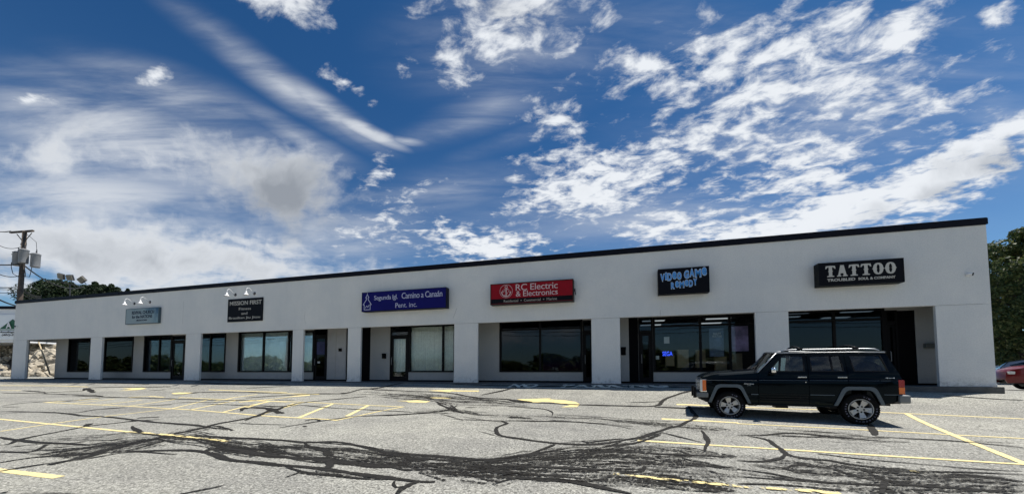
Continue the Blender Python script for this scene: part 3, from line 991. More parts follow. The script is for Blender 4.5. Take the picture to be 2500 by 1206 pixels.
# measured openings of the shop fronts; pixels are only used to read real sizes off the wall plane
def bx(px):
    return float(onY(px, 908, BY)[0])
def bz(px, py):
    return float(onY(px, py, BY)[2])
openings = []   # x0,x1,z0,z1
def op(p0, p1, ytop, floor=False):
    x0, x1 = bx(p0), bx(p1)
    z1 = min(2.93, bz(p0, ytop))
    z0 = .0 if floor else .47
    openings.append((x0, x1, z0, z1))
    return x0, x1, z0, z1
def barsx(mb, xs, z0, z1, w_=.06, y0=BY - .02, y1=BY + .07):
    for x in xs:
        mb.box(x - w_ / 2, x + w_ / 2, y0, y1, z0, z1)
def window(p0, p1, ytop, mull=(), glass='glass', fw=.09, transom=None, floor=False):
    x0, x1, z0, z1 = op(p0, p1, ytop, floor)
    f = MB()
    f.box(x0, x1, BY - .03, BY + .08, z0, z0 + fw * .8)
    f.box(x0, x1, BY - .03, BY + .08, z1 - fw, z1)
    f.box(x0, x0 + fw, BY - .03, BY + .08, z0 + fw * .8, z1 - fw)
    f.box(x1 - fw, x1, BY - .03, BY + .08, z0 + fw * .8, z1 - fw)
    for mpx in mull:
        xm = bx(mpx)
        f.box(xm - fw / 2, xm + fw / 2, BY - .025, BY + .075, z0 + fw * .8, z1 - fw)
    if transom:
        zt = bz(p0, transom)
        e = [x0 + fw] + [q for mpx in mull for q in (bx(mpx) - fw / 2, bx(mpx) + fw / 2)] + [x1 - fw]
        for i in range(0, len(e), 2):
            f.box(e[i], e[i + 1], BY - .02, BY + .07, zt - .04, zt + .04)
    fr = mp_(f, 'window', M['frame'])
    g = MB()
    g.box(x0 + fw * .8, x1 - fw * .8, BY + .02, BY + .028, z0 + fw * .6, z1 - fw * .8)
    mp2(g, 'pane', M[glass], fr)
    return x0, x1, z0, z1, fr
def mp2(mb, name, m, parent, **k):
    o = mb.build(name, m, None, **k)
    o.parent = parent
    return o
def door(p0, p1, ytop, ytr, glass='glass', stile=.10, hinge_right=False, dark_top=True):
    x0, x1, z0, z1 = op(p0, p1, ytop, True)
    zt = bz(p0, ytr)
    f = MB()
    f.box(x0, x0 + .06, BY - .03, BY + .08, 0, z1)
    f.box(x1 - .06, x1, BY - .03, BY + .08, 0, z1)
    f.box(x0 + .06, x1 - .06, BY - .03, BY + .08, zt, zt + .09)
    f.box(x0 + .06, x1 - .06, BY - .03, BY + .08, z1 - .06, z1)
    a, b = x0 + .07, x1 - .07
    f.box(a, a + stile, BY, BY + .05, .02, zt - .01)
    f.box(b - stile, b, BY, BY + .05, .02, zt - .01)
    f.box(a + stile, b - stile, BY, BY + .05, .02, .25)
    f.box(a + stile, b - stile, BY, BY + .05, zt - .12, zt - .01)
    d = mp_(f, 'door', M['frame'])
    g = MB()
    g.box(a + stile * .8, b - stile * .8, BY + .02, BY + .03, .22, zt - .1)
    g.box(x0 + .05, x1 - .05, BY + .02, BY + .03, zt + .08, z1 - .05)
    mp2(g, 'pane', M[glass], d)
    h = MB()
    hx = a + stile / 2 if not hinge_right else b - stile / 2
    h.tube([(hx, BY - .03, .85), (hx, BY - .07, .88), (hx, BY - .07, 1.2), (hx, BY - .03, 1.23)], .013, 6)
    mp2(h, 'handle', M['galv'], d)
    return x0, x1, zt, d
def black_panel(p0, p1, ytop, floor=True):
    x0, x1, z0, z1 = op(p0, p1, ytop, floor)
    f = MB()
    f.box(x0, x1, BY + .02, BY + .06, z0, z1)
    return mp_(f, 'dark_panel', M['black'])

window(164, 219, 827, (), 'glass_dark')
window(252, 323, 823, (), 'glass_dark')
W3 = window(349, 417, 820, (386.5,), 'glass')
door(417.5, 449, 820, 834, 'glass')
W4 = window(484, 549, 814.5, (511,), 'glass')
W5 = window(580, 712, 811, (641, 703), 'glass_clear')
W6 = window(735, 765, 808, (), 'glass_clear')
DP = door(765.5, 797.5, 803, 822, 'glass_dark')
black_panel(844, 850, 800)
black_panel(880, 903, 799)
D5 = door(952, 997, 797, 822, 'glass_clear')
W7 = window(997.5, 1112, 795, (1081,), 'glass_clear')
W8 = window(1219.5, 1423, 785, (1319,), 'glass', transom=806)
D6 = door(1423.5, 1450, 783, 811, 'glass_dark', stile=.07)
D7 = door(1560, 1595, 776, 813, 'glass')
op(1536.5, 1559.5, 776, True)
sdl = MB(); sdl.box(bx(1536.5), bx(1559.5), BY, BY + .05, 0, 2.93)
mp_(sdl, 'dark_panel', M['black'])
W9 = window(1595.5, 1850, 775, (1712, 1785), 'glass_clear', transom=797)
W10 = window(1920, 2166, 760, (2041,), 'glass', transom=786)
D8 = door(2166.5, 2196, 758, 790, 'glass_dark', stile=.07)
black_panel(2196.5, 2241, 758)

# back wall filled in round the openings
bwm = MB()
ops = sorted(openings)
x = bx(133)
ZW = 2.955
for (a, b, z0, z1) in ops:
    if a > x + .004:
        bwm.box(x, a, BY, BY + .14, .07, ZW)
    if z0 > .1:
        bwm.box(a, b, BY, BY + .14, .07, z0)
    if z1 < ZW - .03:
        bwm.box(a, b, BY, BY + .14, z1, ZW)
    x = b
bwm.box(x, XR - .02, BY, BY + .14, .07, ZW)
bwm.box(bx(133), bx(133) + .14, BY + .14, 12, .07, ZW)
mp_(bwm, 'back_wall', M['stucco_shaded'])
bb = MB()
x = bx(133)
for (a, b, z0, z1) in ops + [(XR - .02, XR, 0, 0)]:
    if z0 > .1:
        continue
    if a > x + .01:
        bb.box(x, a, BY - .006, BY + .13, .0, .07)
    x = b
mp_(bb, 'baseboard', M['black'])
# interior shell and lit ceiling panels
ins = MB()
xi0, xi1 = bx(133) + .15, XR - .1
ins.quad((xi0, BY + .15, .0), (xi1, BY + .15, .0), (xi1, 9, .0), (xi0, 9, .0))
ins.quad((xi0, BY + .15, 2.94), (xi1, BY + .15, 2.94), (xi1, 9, 2.94), (xi0, 9, 2.94))
ins.quad((xi0, 9, 0), (xi1, 9, 0), (xi1, 9, 2.94), (xi0, 9, 2.94))
for xw in (-30.5, -18, -12.6, -6.6, -.6, 5.4, 9.9, XR - .15, xi0):
    ins.box(xw, xw + .1, BY + .15, 9, .01, 2.93)
mp_(ins, 'interior', M['interior'], fix=False)
def troffer(x, y):
    l_ = MB()
    l_.box(x - .5, x + .5, y - .14, y + .14, 2.90, 2.925)
    mp_(l_, 'ceiling_light', M['inlight'])
for (x, y) in ((.6, 2.2), (1.5, 3.3), (1.5, 5.0), (3.1, 2.2), (4.3, 3.3), (4.3, 5.0), (7.0, 2.4), (7.1, 3.6), (7.0, 5.2), (9.2, 2.6), (9.3, 4.4)):
    troffer(x, y)

# things standing in the shop windows (seen through the glass)
def card(name, label, cat, p0, p1, y0, y1, m, yy=BY + .12, th=.012, group=None):
    x0, x1 = float(onY(p0, y0, yy)[0]), float(onY(p1, y0, yy)[0])
    z1, z0 = float(onY((p0 + p1) / 2, y0, yy)[2]), float(onY((p0 + p1) / 2, y1, yy)[2])
    mb = MB()
    mb.box(x0, x1, yy, yy + th, z0, z1)
    o = mb.build(name, m)
    tag(o, label, cat, group)
    return o, (x0, x1, z0, z1)
def curtain(p0, p1, yt, label, m, amp=.03, n=60, yy=BY + .22, z0=.5, group=None):
    x0, x1 = float(onY(p0, 908, yy)[0]), float(onY(p1, 908, yy)[0])
    z1 = float(onY(p0, yt, yy)[2])
    mb = MB()
    P = [(x0 + (x1 - x0) * i / n, yy + amp * math.sin(i * 1.7) + amp * .5 * math.sin(i * .6)) for i in range(n + 1)]
    for i in range(n):
        mb.quad((P[i][0], P[i][1], z0), (P[i + 1][0], P[i + 1][1], z0), (P[i + 1][0], P[i + 1][1], z1), (P[i][0], P[i][1], z1))
    for i in range(n):
        mb.quad((P[i][0], P[i][1] + .004, z0), (P[i + 1][0], P[i + 1][1] + .004, z0), (P[i + 1][0], P[i + 1][1] + .004, z1), (P[i][0], P[i][1] + .004, z1))
    o = mb.build('curtain', m, fix=False, smooth=True)
    tag(o, label, 'curtain', group)
curtain(1000, 1107, 797, 'pleated white curtain filling the church window beside the glass door', M['curtain'], n=110)
curtain(956, 990, 824, 'plain white curtain hanging behind the church door glass', M['curtain'], n=18)
curtain(583, 640, 814, 'pale blind behind the left pane of the wide fitness window', M['vinyl'], n=40, amp=.01)
curtain(645, 705, 813, 'pale blind behind the right pane of the wide fitness window', M['vinyl'], n=40, amp=.01)
curtain(738, 763, 812, 'pale blind behind the narrow window left of the fitness door', M['vinyl'], n=20, amp=.01)
curtain(352, 384, 836, 'dull teal film behind the left pane of the revival church window', M['vinyl_dark'], n=8, amp=.003)
curtain(389, 416, 835, 'dull teal film behind the right pane of the revival church window', M['vinyl_dark'], n=8, amp=.003)
curtain(486, 508, 818, 'dull teal film behind the left pane of the window right of the second pillar', M['vinyl_dark'], n=8, amp=.003)
curtain(514, 546, 818, 'dull teal film with dark script behind the right pane beside the third pillar', M['vinyl_dark'], n=8, amp=.003)
M['poster_blue'] = mat('poster_print', (.10, .10, .22), .6, var=.7, vscale=2.6)
M['poster_dark'] = mat('dark_poster_print', (.08, .12, .20), .6, var=.5, vscale=3)
M['poster_purple'] = mat('purple_poster_print', (.38, .28, .50), .6, var=.6, vscale=2.4)
M['neon'] = mat('blue_neon', (.05, .08, .6), .4, emit=(.04, .10, 1.0), estr=1.1)
M['redglow'] = mat('red_cloth', (.16, .012, .03), .7, var=.4, vscale=3)
yy = BY + .10
po, (a, b, z0, z1) = card('poster', 'dark blue poster reading REALITY FRACTURE in the video game shop window', 'poster', 1731, 1766, 802, 870, M['poster_dark'])
letters(po, 'REALITY', a + .15, b - .1, z1 - .26, z1 - .17, yy + .018, M['offwhite'], serif=True)
letters(po, 'FRACTURE', a + .12, b - .07, z1 - .36, z1 - .28, yy + .018, M['offwhite'], serif=True)
card('poster', 'purple and blue poster at the right end of the video game shop window', 'poster', 1781, 1826, 796, 857, M['poster_purple'])
card('notice', 'white notice taped inside the glass of the video game shop door', 'notice', 1570, 1582, 835, 852, M['paper'])
card('notice', 'small white notice low in the left corner of the video game shop window', 'notice', 1601, 1609, 868, 877, M['paper'])
card('notice', 'small white sheet at the right edge of the electric shop window', 'notice', 1411, 1423, 845, 853, M['paper'])
card('notice', 'white sheet standing high at the left of the video game shop window', 'notice', 1621, 1634, 822, 838, M['offwhite'])
for (p0, p1, y0, y1, lb) in ((1654, 1681, 853, 897, 'brown cardboard box standing behind the middle of the left game shop pane'), (1625, 1646, 866, 893, 'brown box behind the blue neon letters in the game shop window'),
                             (1700, 1722, 853, 897, 'brown box standing behind the mullion of the game shop window'), (1747, 1774, 870, 905, 'low brown box under the dark blue poster'), (1785, 1812, 862, 905, 'brown box under the purple poster')):
    o, (x0, x1, z0, z1) = card('cardboard_box', lb, 'box', p0, p1, y0, y1, M['brown'], BY + .5, .3, 'boxes in the game shop window')
nz, (a, b, z0, z1) = card('neon_sign', 'small glowing blue neon letters on the game shop glass', 'neon sign', 1616, 1643, 857, 869, M['black'], BY + .09, .008)
letters(nz, 'SEGA', a + .02, b - .02, z0 + .01, z1 - .01, BY + .088, M['neon'], bold=.01)
M['redtint'] = mat('sunset_print', (.06, .01, .02), .6)
tt = NT(M['redtint'].node_tree)
ob = tt.n('ShaderNodeTexCoord').outputs['Object']
s_ = tt.n('ShaderNodeSeparateXYZ'); tt.put(s_.inputs[0], ob)
zz_ = tt.m('ADD', s_.outputs[2], tt.m('MULTIPLY', tt.noise(ob, 1.5, 4, .5), .5))
tt.put(M['redtint'].node_tree.nodes['Principled BSDF'].inputs['Base Color'], tt.ramp(tt.m('MULTIPLY', zz_, .5), [(.32, (.42, .015, .04)), (.5, (.30, .02, .16)), (.62, (.05, .08, .20)), (.8, (.03, .06, .10))]))
card('window_banner', 'red and purple sunset banner behind the right pane of the electric shop', 'banner', 1325, 1420, 812, 905, M['redtint'], BY + .10)
# the white planked wall panel with a post box
def wall_thing(name, label, cat, px, py, w_, h_, d_, m, flap=True, group=None, Yp=BY):
    p = onY(px, py, Yp)
    t_ = empty(name, (float(p[0]), Yp - .001, float(p[2]) - h_ / 2))
    tag(t_, label, cat, group)
    b = MB(); b.box(-w_ / 2, w_ / 2, -d_, 0, 0, h_)
    b.build('box', m, t_, bevel=.006)
    if flap:
        l_ = MB(); l_.box(-w_ / 2 - .008, w_ / 2 + .008, -d_ - .012, -d_ - .001, h_ * .72, h_ * 1.02)
        l_.build('lid', m, t_, bevel=.003)
    return t_
M['mailbox_grey'] = mat('grey_green_metal', (.12, .13, .12), .5)
wall_thing('mailbox', 'small black box on the white wall right of the fitness door', 'mailbox', 832, 854, .16, .16, .09, M['black'])
wall_thing('mailbox', 'black upright mailbox on the wall left of the church door', 'mailbox', 939, 869, .19, .26, .10, M['black'])
wall_thing('mailbox', 'black mailbox on the pale wall left of the video game shop door', 'mailbox', 1522, 857, .20, .34, .11, M['black'])
wall_thing('mailbox', 'wide grey-green mailbox on the pale wall under the tattoo shop canopy', 'mailbox', 2273, 844, .45, .17, .12, M['mailbox_grey'])
pl = MB()
pl.box(bx(798.5), bx(819), BY - .012, BY - .001, .09, 2.86)
pl.box(bx(820), bx(843), BY - .012, BY - .001, .09, 2.86)
mp_(pl, 'wall_panel', M['plank'])
fit = card('poster', 'dark blue notice on the glass of the fitness studio door', 'poster', 769, 793, 834, 865, mat('navy_print', (.03, .035, .12), .6, var=.5), BY + .012, .006)
card('notice', 'tiny white square sticker low on the fitness studio door', 'sticker', 775, 781, 882, 886.5, M['paper'], BY + .012, .004)

# ------------------------------------------------------------------ pavement
sw = MB()
sw.box(XL - .6, XR + .12, -.10, BY + 8, -.45, 0)
o = sw.build('sidewalk', M['concrete'], bevel=.02)
tag(o, kind='structure')
ft = MB()
ft.box(XR - 1.62, XR + .1, -.07, -.015, .001, .02)

# ------------------------------------------------------------------ signs
def px_rect(p0, p1, t0, t1, b0, b1, yf):
    """mean rectangle on plane y=yf; t=top at left/right, b=bottom at left/right (photo pixels)"""
    x0 = .5 * float(onY(p0, t0, yf)[0] + onY(p0, b0, yf)[0])
    x1 = .5 * float(onY(p1, t1, yf)[0] + onY(p1, b1, yf)[0])
    zt = .5 * float(onY(p0, t0, yf)[2] + onY(p1, t1, yf)[2])
    zb = .5 * float(onY(p0, b0, yf)[2] + onY(p1, b1, yf)[2])
    return x0, x1, zb, zt
def signbox(name, label, rect, depth, m_face, m_frame, fr=.04, gap=.01):
    x0, x1, zb, zt = rect
    r_ = empty(name, ((x0 + x1) / 2, -gap, zb))
    tag(r_, label, 'sign')
    hw, h_ = (x1 - x0) / 2, zt - zb
    b = MB()
    b.box(-hw, hw, -depth + .02, 0, 0, h_)
    b.build('sign_box', m_frame, r_, bevel=.008)
    f = MB()
    yb = -depth + .019
    f.box(-hw, hw, -depth, yb, 0, fr); f.box(-hw, hw, -depth, yb, h_ - fr, h_)
    f.box(-hw, -hw + fr, -depth, yb, fr, h_ - fr); f.box(hw - fr, hw, -depth, yb, fr, h_ - fr)
    f.build('frame', m_frame, r_)
    p = MB()
    p.box(-hw + fr, hw - fr, -depth + .008, yb - .001, fr, h_ - fr)
    face = p.build('face', m_face, r_)
    return r_, hw, h_, -depth + .008, face
M['navy'] = mat('navy_sign_face', (.006, .006, .115), .5, spec=.12, var=.1)
M['navy_fr'] = mat('dark_navy_frame', (.004, .005, .02), .5, spec=.15)
M['red'] = mat('red_sign_face', (.27, .006, .014), .5, spec=.12, var=.08)
M['signblack'] = mat('black_sign_face', (.003, .003, .006), .5, spec=.12)
M['letter_grey'] = mat('letter_cream', (.52, .50, .45), .6)
M['letter_tan'] = mat('letter_tan', (.42, .38, .33), .6)
M['letter_blue'] = mat('letter_blue', (.05, .28, .68), .5)
M['letter_lav'] = mat('letter_lavender', (.50, .52, .66), .5)
M['letter_pink'] = mat('letter_pale_pink', (.62, .50, .50), .5)
M['pale_edge'] = mat('pale_outline', (.45, .55, .68), .5)

# 1 revival church
mR = mat('blue_grey_sign_face', (.3, .36, .38), .6)
tt = NT(mR.node_tree)
ob = tt.n('ShaderNodeTexCoord').outputs['Object']
s_ = tt.n('ShaderNodeSeparateXYZ'); tt.put(s_.inputs[0], ob)
f_ = tt.m('ADD', tt.m('ADD', tt.m('MULTIPLY', s_.outputs[0], .22), tt.m('MULTIPLY', s_.outputs[2], .42)), tt.m('MULTIPLY', tt.noise(ob, 1.4, 5, .6), .7))
tt.put(mR.node_tree.nodes['Principled BSDF'].inputs['Base Color'], tt.ramp(f_, [(.55, (.27, .34, .36)), (.78, (.20, .30, .34)), (.95, (.03, .10, .18))]))
s1, hw, h_, yf, fc = signbox('shop_sign', 'weathered blue-grey sign reading REVIVAL CHURCH for the NATIONS above the leftmost shop', px_rect(306.5, 387, 755, 749, 792, 788, -.14), .13, mR, mat('sign1_edge', (.06, .10, .12), .5), .03)
lm = mat('dark_teal_letters', (.01, .025, .05), .6)
letters(s1, 'REVIVAL CHURCH', -hw * .62, hw * .72, h_ * .62, h_ * .84, yf, lm, bold=.035)
letters(s1, 'for the NATIONS', -hw * .60, hw * .62, h_ * .36, h_ * .57, yf, lm, bold=.03)
letters(s1, 'MIDDLETOWN', -hw * .32, hw * .32, h_ * .18, h_ * .28, yf, lm, bold=.03)
# 2 mission first
s2, hw, h_, yf, fc = signbox('shop_sign', 'flat black board reading MISSION FIRST Fitness and Brazilian Jiu Jitsu', px_rect(556, 641, 731, 725.5, 786.5, 782, -.05), .04, M['signblack'], M['signblack'], .01)
letters(s2, 'MISSION FIRST', -hw * .90, hw * .93, h_ * .72, h_ * .90, yf, M['letter_grey'], serif=True, bold=.01)
letters(s2, 'Fitness', -hw * .36, hw * .34, h_ * .50, h_ * .61, yf, M['letter_grey'], serif=True)
letters(s2, 'and', -hw * .20, hw * .15, h_ * .30, h_ * .41, yf, M['letter_grey'], serif=True)
letters(s2, 'Brazilian Jiu Jitsu', -hw * .92, hw * .88, h_ * .09, h_ * .22, yf, M['letter_grey'], serif=True)
# 3 segunda igl.
s3, hw, h_, yf, fc = signbox('shop_sign', 'navy blue box sign reading Segunda Igl. Camino a Canaán Pent. inc.', px_rect(883, 1089, 713.5, 701.5, 760, 752, -.33), .32, M['navy'], M['navy_fr'], .02)
letters(s3, 'Segunda Igl.', -hw * .69, -hw * .12, h_ * .50, h_ * .80, yf, M['letter_lav'], serif=True, space=.9)
letters(s3, 'Camino a Canaán', -hw * .02, hw * .92, h_ * .56, h_ * .86, yf, M['letter_lav'], serif=True, space=.9)
letters(s3, 'Pent. inc.', -hw * .17, hw * .34, h_ * .12, h_ * .36, yf, M['letter_lav'], serif=True)
def stroke(mb, pts, w_, yf, dep=.006, closed=False):
    pp = list(pts) + ([pts[0]] if closed else [])
    for i in range(len(pp) - 1):
        a = Vector(pp[i]); b = Vector(pp[i + 1])
        d = (b - a).normalized(); n = Vector((-d.y, d.x)) * w_ / 2; a = a - d * w_ * .4; b = b + d * w_ * .4
        q = [a + n, b + n, b - n, a - n]
        mb.prism([(p.x, p.y) for p in q], lambda p, k: (p[0], yf - (dep if k else .0005) - i * .0003, p[1]))
lg = MB()
lx = -hw * .86; r_ = h_
stroke(lg, [(lx - .17, .10 * r_), (lx - .17, .36 * r_), (lx - .23, .36 * r_), (lx - .05, .62 * r_), (lx - .05, .72 * r_), (lx - .09, .72 * r_), (lx, .88 * r_), (lx + .09, .72 * r_), (lx + .05, .72 * r_), (lx + .05, .62 * r_), (lx + .23, .36 * r_), (lx + .17, .36 * r_), (lx + .17, .10 * r_)], .03, yf, closed=True)
stroke(lg, [(lx, .86 * r_), (lx, .96 * r_)], .02, yf)
stroke(lg, [(lx - .1, .2 * r_), (lx - .03, .3 * r_), (lx + .04, .22 * r_), (lx + .11, .34 * r_)], .025, yf)
lg.build('chapel_emblem', M['letter_lav'], s3)
# 4 RC electric
s4, hw, h_, yf, fc = signbox('shop_sign', 'red box sign reading RC Electric & Electronics with a round anchor emblem', px_rect(1197, 1400, 693, 681.5, 744.5, 734.5, -.33), .32, M['red'], mat('bronze_frame', (.025, .014, .012), .5, spec=.2), .035)
bk = MB(); bk.box(-hw + .04, hw - .04, yf - .003, yf - .0005, .05, h_ * .27)
bk.build('lower_band', M['signblack'], s4)
letters(s4, 'RC Electric', -hw * .37, hw * .64, h_ * .62, h_ * .92, yf, M['letter_pink'], serif=True, space=.95)
letters(s4, '& Electronics', -hw * .36, hw * .64, h_ * .34, h_ * .60, yf, M['letter_pink'], serif=True, space=.95)
letters(s4, 'Residential', -hw * .66, -hw * .30, h_ * .09, h_ * .21, yf - .004, M['letter_tan'], serif=True)
letters(s4, 'Commercial', -hw * .16, hw * .24, h_ * .09, h_ * .21, yf - .004, M['letter_tan'], serif=True)
letters(s4, 'Marine', hw * .38, hw * .62, h_ * .09, h_ * .21, yf - .004, M['letter_tan'], serif=True)
em = MB()
for (ddx) in (-hw * .23, hw * .31):
    dot_ = MB()
    stroke(dot_, [(ddx - .012, h_ * .15), (ddx + .012, h_ * .15)], .03, yf - .004)
    dot_.build('bullet_dot', M['letter_tan'], s4)
cx_, cz_, rr = -hw * .60, h_ * .62, h_ * .31
stroke(em, [(cx_ + rr * math.cos(a), cz_ + rr * math.sin(a)) for a in np.linspace(0, 2 * math.pi, 29)[:-1]], .012, yf, closed=True)
stroke(em, [(cx_ + .055 * math.cos(a), cz_ + rr * .65 + .055 * math.sin(a)) for a in np.linspace(0, 2 * math.pi, 13)[:-1]], .02, yf, closed=True)
stroke(em, [(cx_, cz_ + rr * .5), (cx_, cz_ - rr * .8)], .035, yf)
stroke(em, [(cx_ - rr * .35, cz_ + rr * .28), (cx_ + rr * .35, cz_ + rr * .28)], .022, yf)
stroke(em, [(cx_ + rr * .72 * math.cos(a), cz_ - rr * .05 + rr * .75 * math.sin(a)) for a in np.linspace(math.pi * 1.02, math.pi * 1.98, 13)], .035, yf)
stroke(em, [(cx_ + rr * .25 * math.sin(a * 2), cz_ + rr * .5 - a * rr * .2) for a in np.linspace(0, 6, 14)], .012, yf - .003)
em.build('anchor_emblem', M['letter_pink'], s4)
letters(s4, 'R', cx_ - rr * .62, cx_ - rr * .36, cz_ - rr * .18, cz_ + rr * .15, yf, M['letter_pink'])
letters(s4, 'C', cx_ + rr * .36, cx_ + rr * .62, cz_ - rr * .18, cz_ + rr * .15, yf, M['letter_pink'])
cn = MB(); cn.tube([(hw + .0, -.16, h_ * .5), (hw + .05, -.16, h_ * .52), (hw + .05, -.05, h_ * .4), (hw + .05, .0, h_ * .35)], .018, 6); cn.box(hw, hw + .06, -.2, -.12, h_ * .45, h_ * .58)
cn.build('conduit', M['darkgrey'], s4)
# 5 video game remedy
s5, hw, h_, yf, fc = signbox('shop_sign', 'dark box sign reading VIDEO GAME REMEDY in blue graffiti letters', px_rect(1607, 1732, 657, 649.5, 718.5, 713, -.33), .32, M['signblack'], M['signblack'], .02)
def graf(word, x0, x1, zb, hh, slope):
    wts = {'I': .5, 'i': .5, 'M': 1.25, 'W': 1.2}
    tot = sum(wts.get(c, 1) for c in word)
    x = x0
    for i, ch in enumerate(word):
        wd = (x1 - x0) * wts.get(ch, 1) / tot
        j = (.10 if i % 2 else -.04) * hh
        zz0 = zb + slope * (x - x0) + j
        letters(s5, ch, x + wd * .02, x + wd * .98, zz0 - hh * .03, zz0 + hh * 1.03, yf, M['pale_edge'], 'letter_outline', bold=.075, depth=.004)
        letters(s5, ch, x + wd * .10, x + wd * .90, zz0 + hh * .06, zz0 + hh * .94, yf - .0045, M['letter_blue'], 'letter', bold=.03, depth=.005)
        x += wd
graf('ViDeo', -hw * .92, -hw * .06, h_ * .52, h_ * .30, .05)
graf('GAMe', hw * .02, hw * .92, h_ * .58, h_ * .32, .05)
graf('ReMeDY', -hw * .50, hw * .54, h_ * .20, h_ * .26, .08)
# 6 tattoo
s6, hw, h_, yf, fc = signbox('shop_sign', 'long black box sign reading TATTOO TROUBLED SOUL & COMPANY in western letters', px_rect(1998, 2208, 642, 630, 697.5, 690, -.33), .32, M['signblack'], mat('sign6_edge', (.006, .008, .008), .5, spec=.15), .02)
def west(ch, x0, x1, z0, z1, mb):
    def q(pts):
        mb.prism([(x0 + (x1 - x0) * p[0], z0 + (z1 - z0) * p[1]) for p in pts], lambda p, k: (p[0], yf - (.007 if k else .0005), p[1]))
    if ch == 'T':
        q([(0, .72), (.06, .98), (.5, 1.0), (.94, .98), (1, .72), (.88, .74), (.80, .86), (.66, .87), (.66, .56), (.74, .5), (.66, .44), (.66, .12), (.84, .08), (.84, 0), (.16, 0), (.16, .08), (.34, .12), (.34, .44), (.26, .5), (.34, .56), (.34, .87), (.2, .86), (.12, .74)])
    elif ch == 'A':
        q([(0, 0), (0, .08), (.1, .11), (.34, .98), (.30, 1.0), (.66, 1.0), (.9, .11), (1, .08), (1, 0), (.54, 0), (.54, .08), (.64, .12), (.60, .28), (.34, .28), (.30, .12), (.40, .08), (.40, 0)])
    else:
        n = 14
        for s0 in (-1, 1):
            out = [(.5 + s0 * .47 * abs(math.cos(a)) ** .8, .5 + .5 * math.sin(a)) for a in np.linspace(-math.pi / 2, math.pi / 2, n)]
            out.insert(n // 2, (.5 + s0 * .56, .5))
            inn = [(.5 + s0 * .15 * abs(math.cos(a)), .5 + .38 * math.sin(a)) for a in np.linspace(math.pi / 2, -math.pi / 2, n)]
            inn.insert(n // 2, (.5 + s0 * .08, .5))
            q(out + inn)
lt = MB()
xs = np.linspace(-hw * .84, hw * .84, 7)
for i, ch in enumerate('TATTOO'):
    west(ch, xs[i] + .015, xs[i + 1] - .02, h_ * .38, h_ * .86, lt)
lt.build('lettering', M['letter_grey'], s6)
letters(s6, 'TROUBLED', -hw * .79, -hw * .12, h_ * .18, h_ * .30, yf, M['letter_grey'], serif=True, bold=.03)
letters(s6, 'SOUL & COMPANY', -hw * .05, hw * .80, h_ * .18, h_ * .29, yf, M['letter_grey'], serif=True, bold=.03)

# gooseneck sign lamps
def gooseneck(px, py, label):
    p = onY(px, py, 0)
    r_ = empty('gooseneck_lamp', (float(p[0]), -.001, float(p[2])))
    tag(r_, label, 'sign lamp', 'gooseneck lamps over the shop signs')
    a = MB(); a.lathe([(.0, -.035), (.07, -.03), (.085, -.01), (.085, 0)], n=16)
    a.build('wall_plate', M['darkgrey'], r_, smooth=True)
    b = MB()
    pts = [(0, -.03, 0), (0, -.14, .04)] + [(0, -.30 - .13 * math.cos(q), .12 + .13 * math.sin(q)) for q in np.linspace(.5, math.pi, 10)[::-1] * 1.0]
    pts = [(0, -.03, 0), (0, -.12, .05), (0, -.22, .15), (0, -.29, .215), (0, -.36, .235), (0, -.43, .21), (0, -.475, .15), (0, -.485, .07), (0, -.485, .0)]
    b.tube(pts, .013, 8)
    b.build('arm', M['white'], r_, smooth=True)
    c = MB(); c.lathe([(.0, .03), (.035, .03), (.04, -.05), (.06, -.08), (.115, -.15), (.15, -.175), (.14, -.17), (.0, -.09)], (0, -.485, 0), 'Z', 18)
    c.build('shade', M['white'], r_, smooth=True)
gooseneck(328.6, 741, 'white gooseneck lamp over the left side of the revival church sign')
gooseneck(366.5, 737.5, 'white gooseneck lamp over the right side of the revival church sign')
gooseneck(575, 719.5, 'white gooseneck lamp over the left side of the black fitness board')
gooseneck(621.5, 716.5, 'white gooseneck lamp over the right side of the black fitness board')
def seccam(px, py, label, Yp=0):
    p = onY(px, py, Yp)
    r_ = empty('security_camera', (float(p[0]), Yp - .001, float(p[2])))
    tag(r_, label, 'camera')
    a = MB(); a.box(-.04, .04, -.03, 0, -.04, .04); a.tube([(0, -.03, 0), (0, -.08, .01)], .015, 6)
    a.build('bracket', M['white'], r_)
    b = MB(); b.tube([(-.03, -.07, .02), (.05, -.12, -.005)], [.035, .04], 12)
    b.build('housing', M['white'], r_, smooth=False)
    c = MB(); c.tube([(.05, -.12, -.005), (.075, -.135, -.012)], [.045, .045], 12)
    c.build('lens', M['black'], r_)
seccam(2361, 671, 'small white security camera on the wall near the right corner')
seccam(42, 797, 'small white security camera on the wall near the far left corner')
# fine wall cracks on the fascia read as real hairline grooves (thin dark caulk)
ck = MB()
def crack(pts, w_=.010):
    P = [onY(a, b, -.001) for a, b in pts]
    stroke(ck, [(float(p[0]), float(p[2])) for p in P], w_, -.0002, .002)
for (a, b, y) in ((28, 60, 828), (217, 250, 821.6), (450, 488, 814.5), (712, 740, 804.6), (848, 882, 799.5), (1108, 1168, 789.6), (1445, 1516, 776.5), (1843, 1930, 763), (2293, 2412, 746)):
    x0, x1 = float(onY(a, 908, 0)[0]), float(onY(b, 908, 0)[0])
    stroke(ck, [(x0 + .01, ZO + .0), (x1 - .01, ZO + .0)], .007, .001, .004)
crack([(1115, 752), (1111, 764), (1106, 777)], .012)
crack([(449, 735), (447, 760), (446, 790)], .009)
crack([(1612, 757), (1612, 769)], .012)
crack([(745, 760), (743, 775), (746, 790)], .008)
ck_o = ck.build('wall_crack', mat('crack_grey', (.30, .30, .30), .9))
ck_o.parent = mall
ck_o.matrix_parent_inverse = Matrix.Translation(-Vector(mall.location))

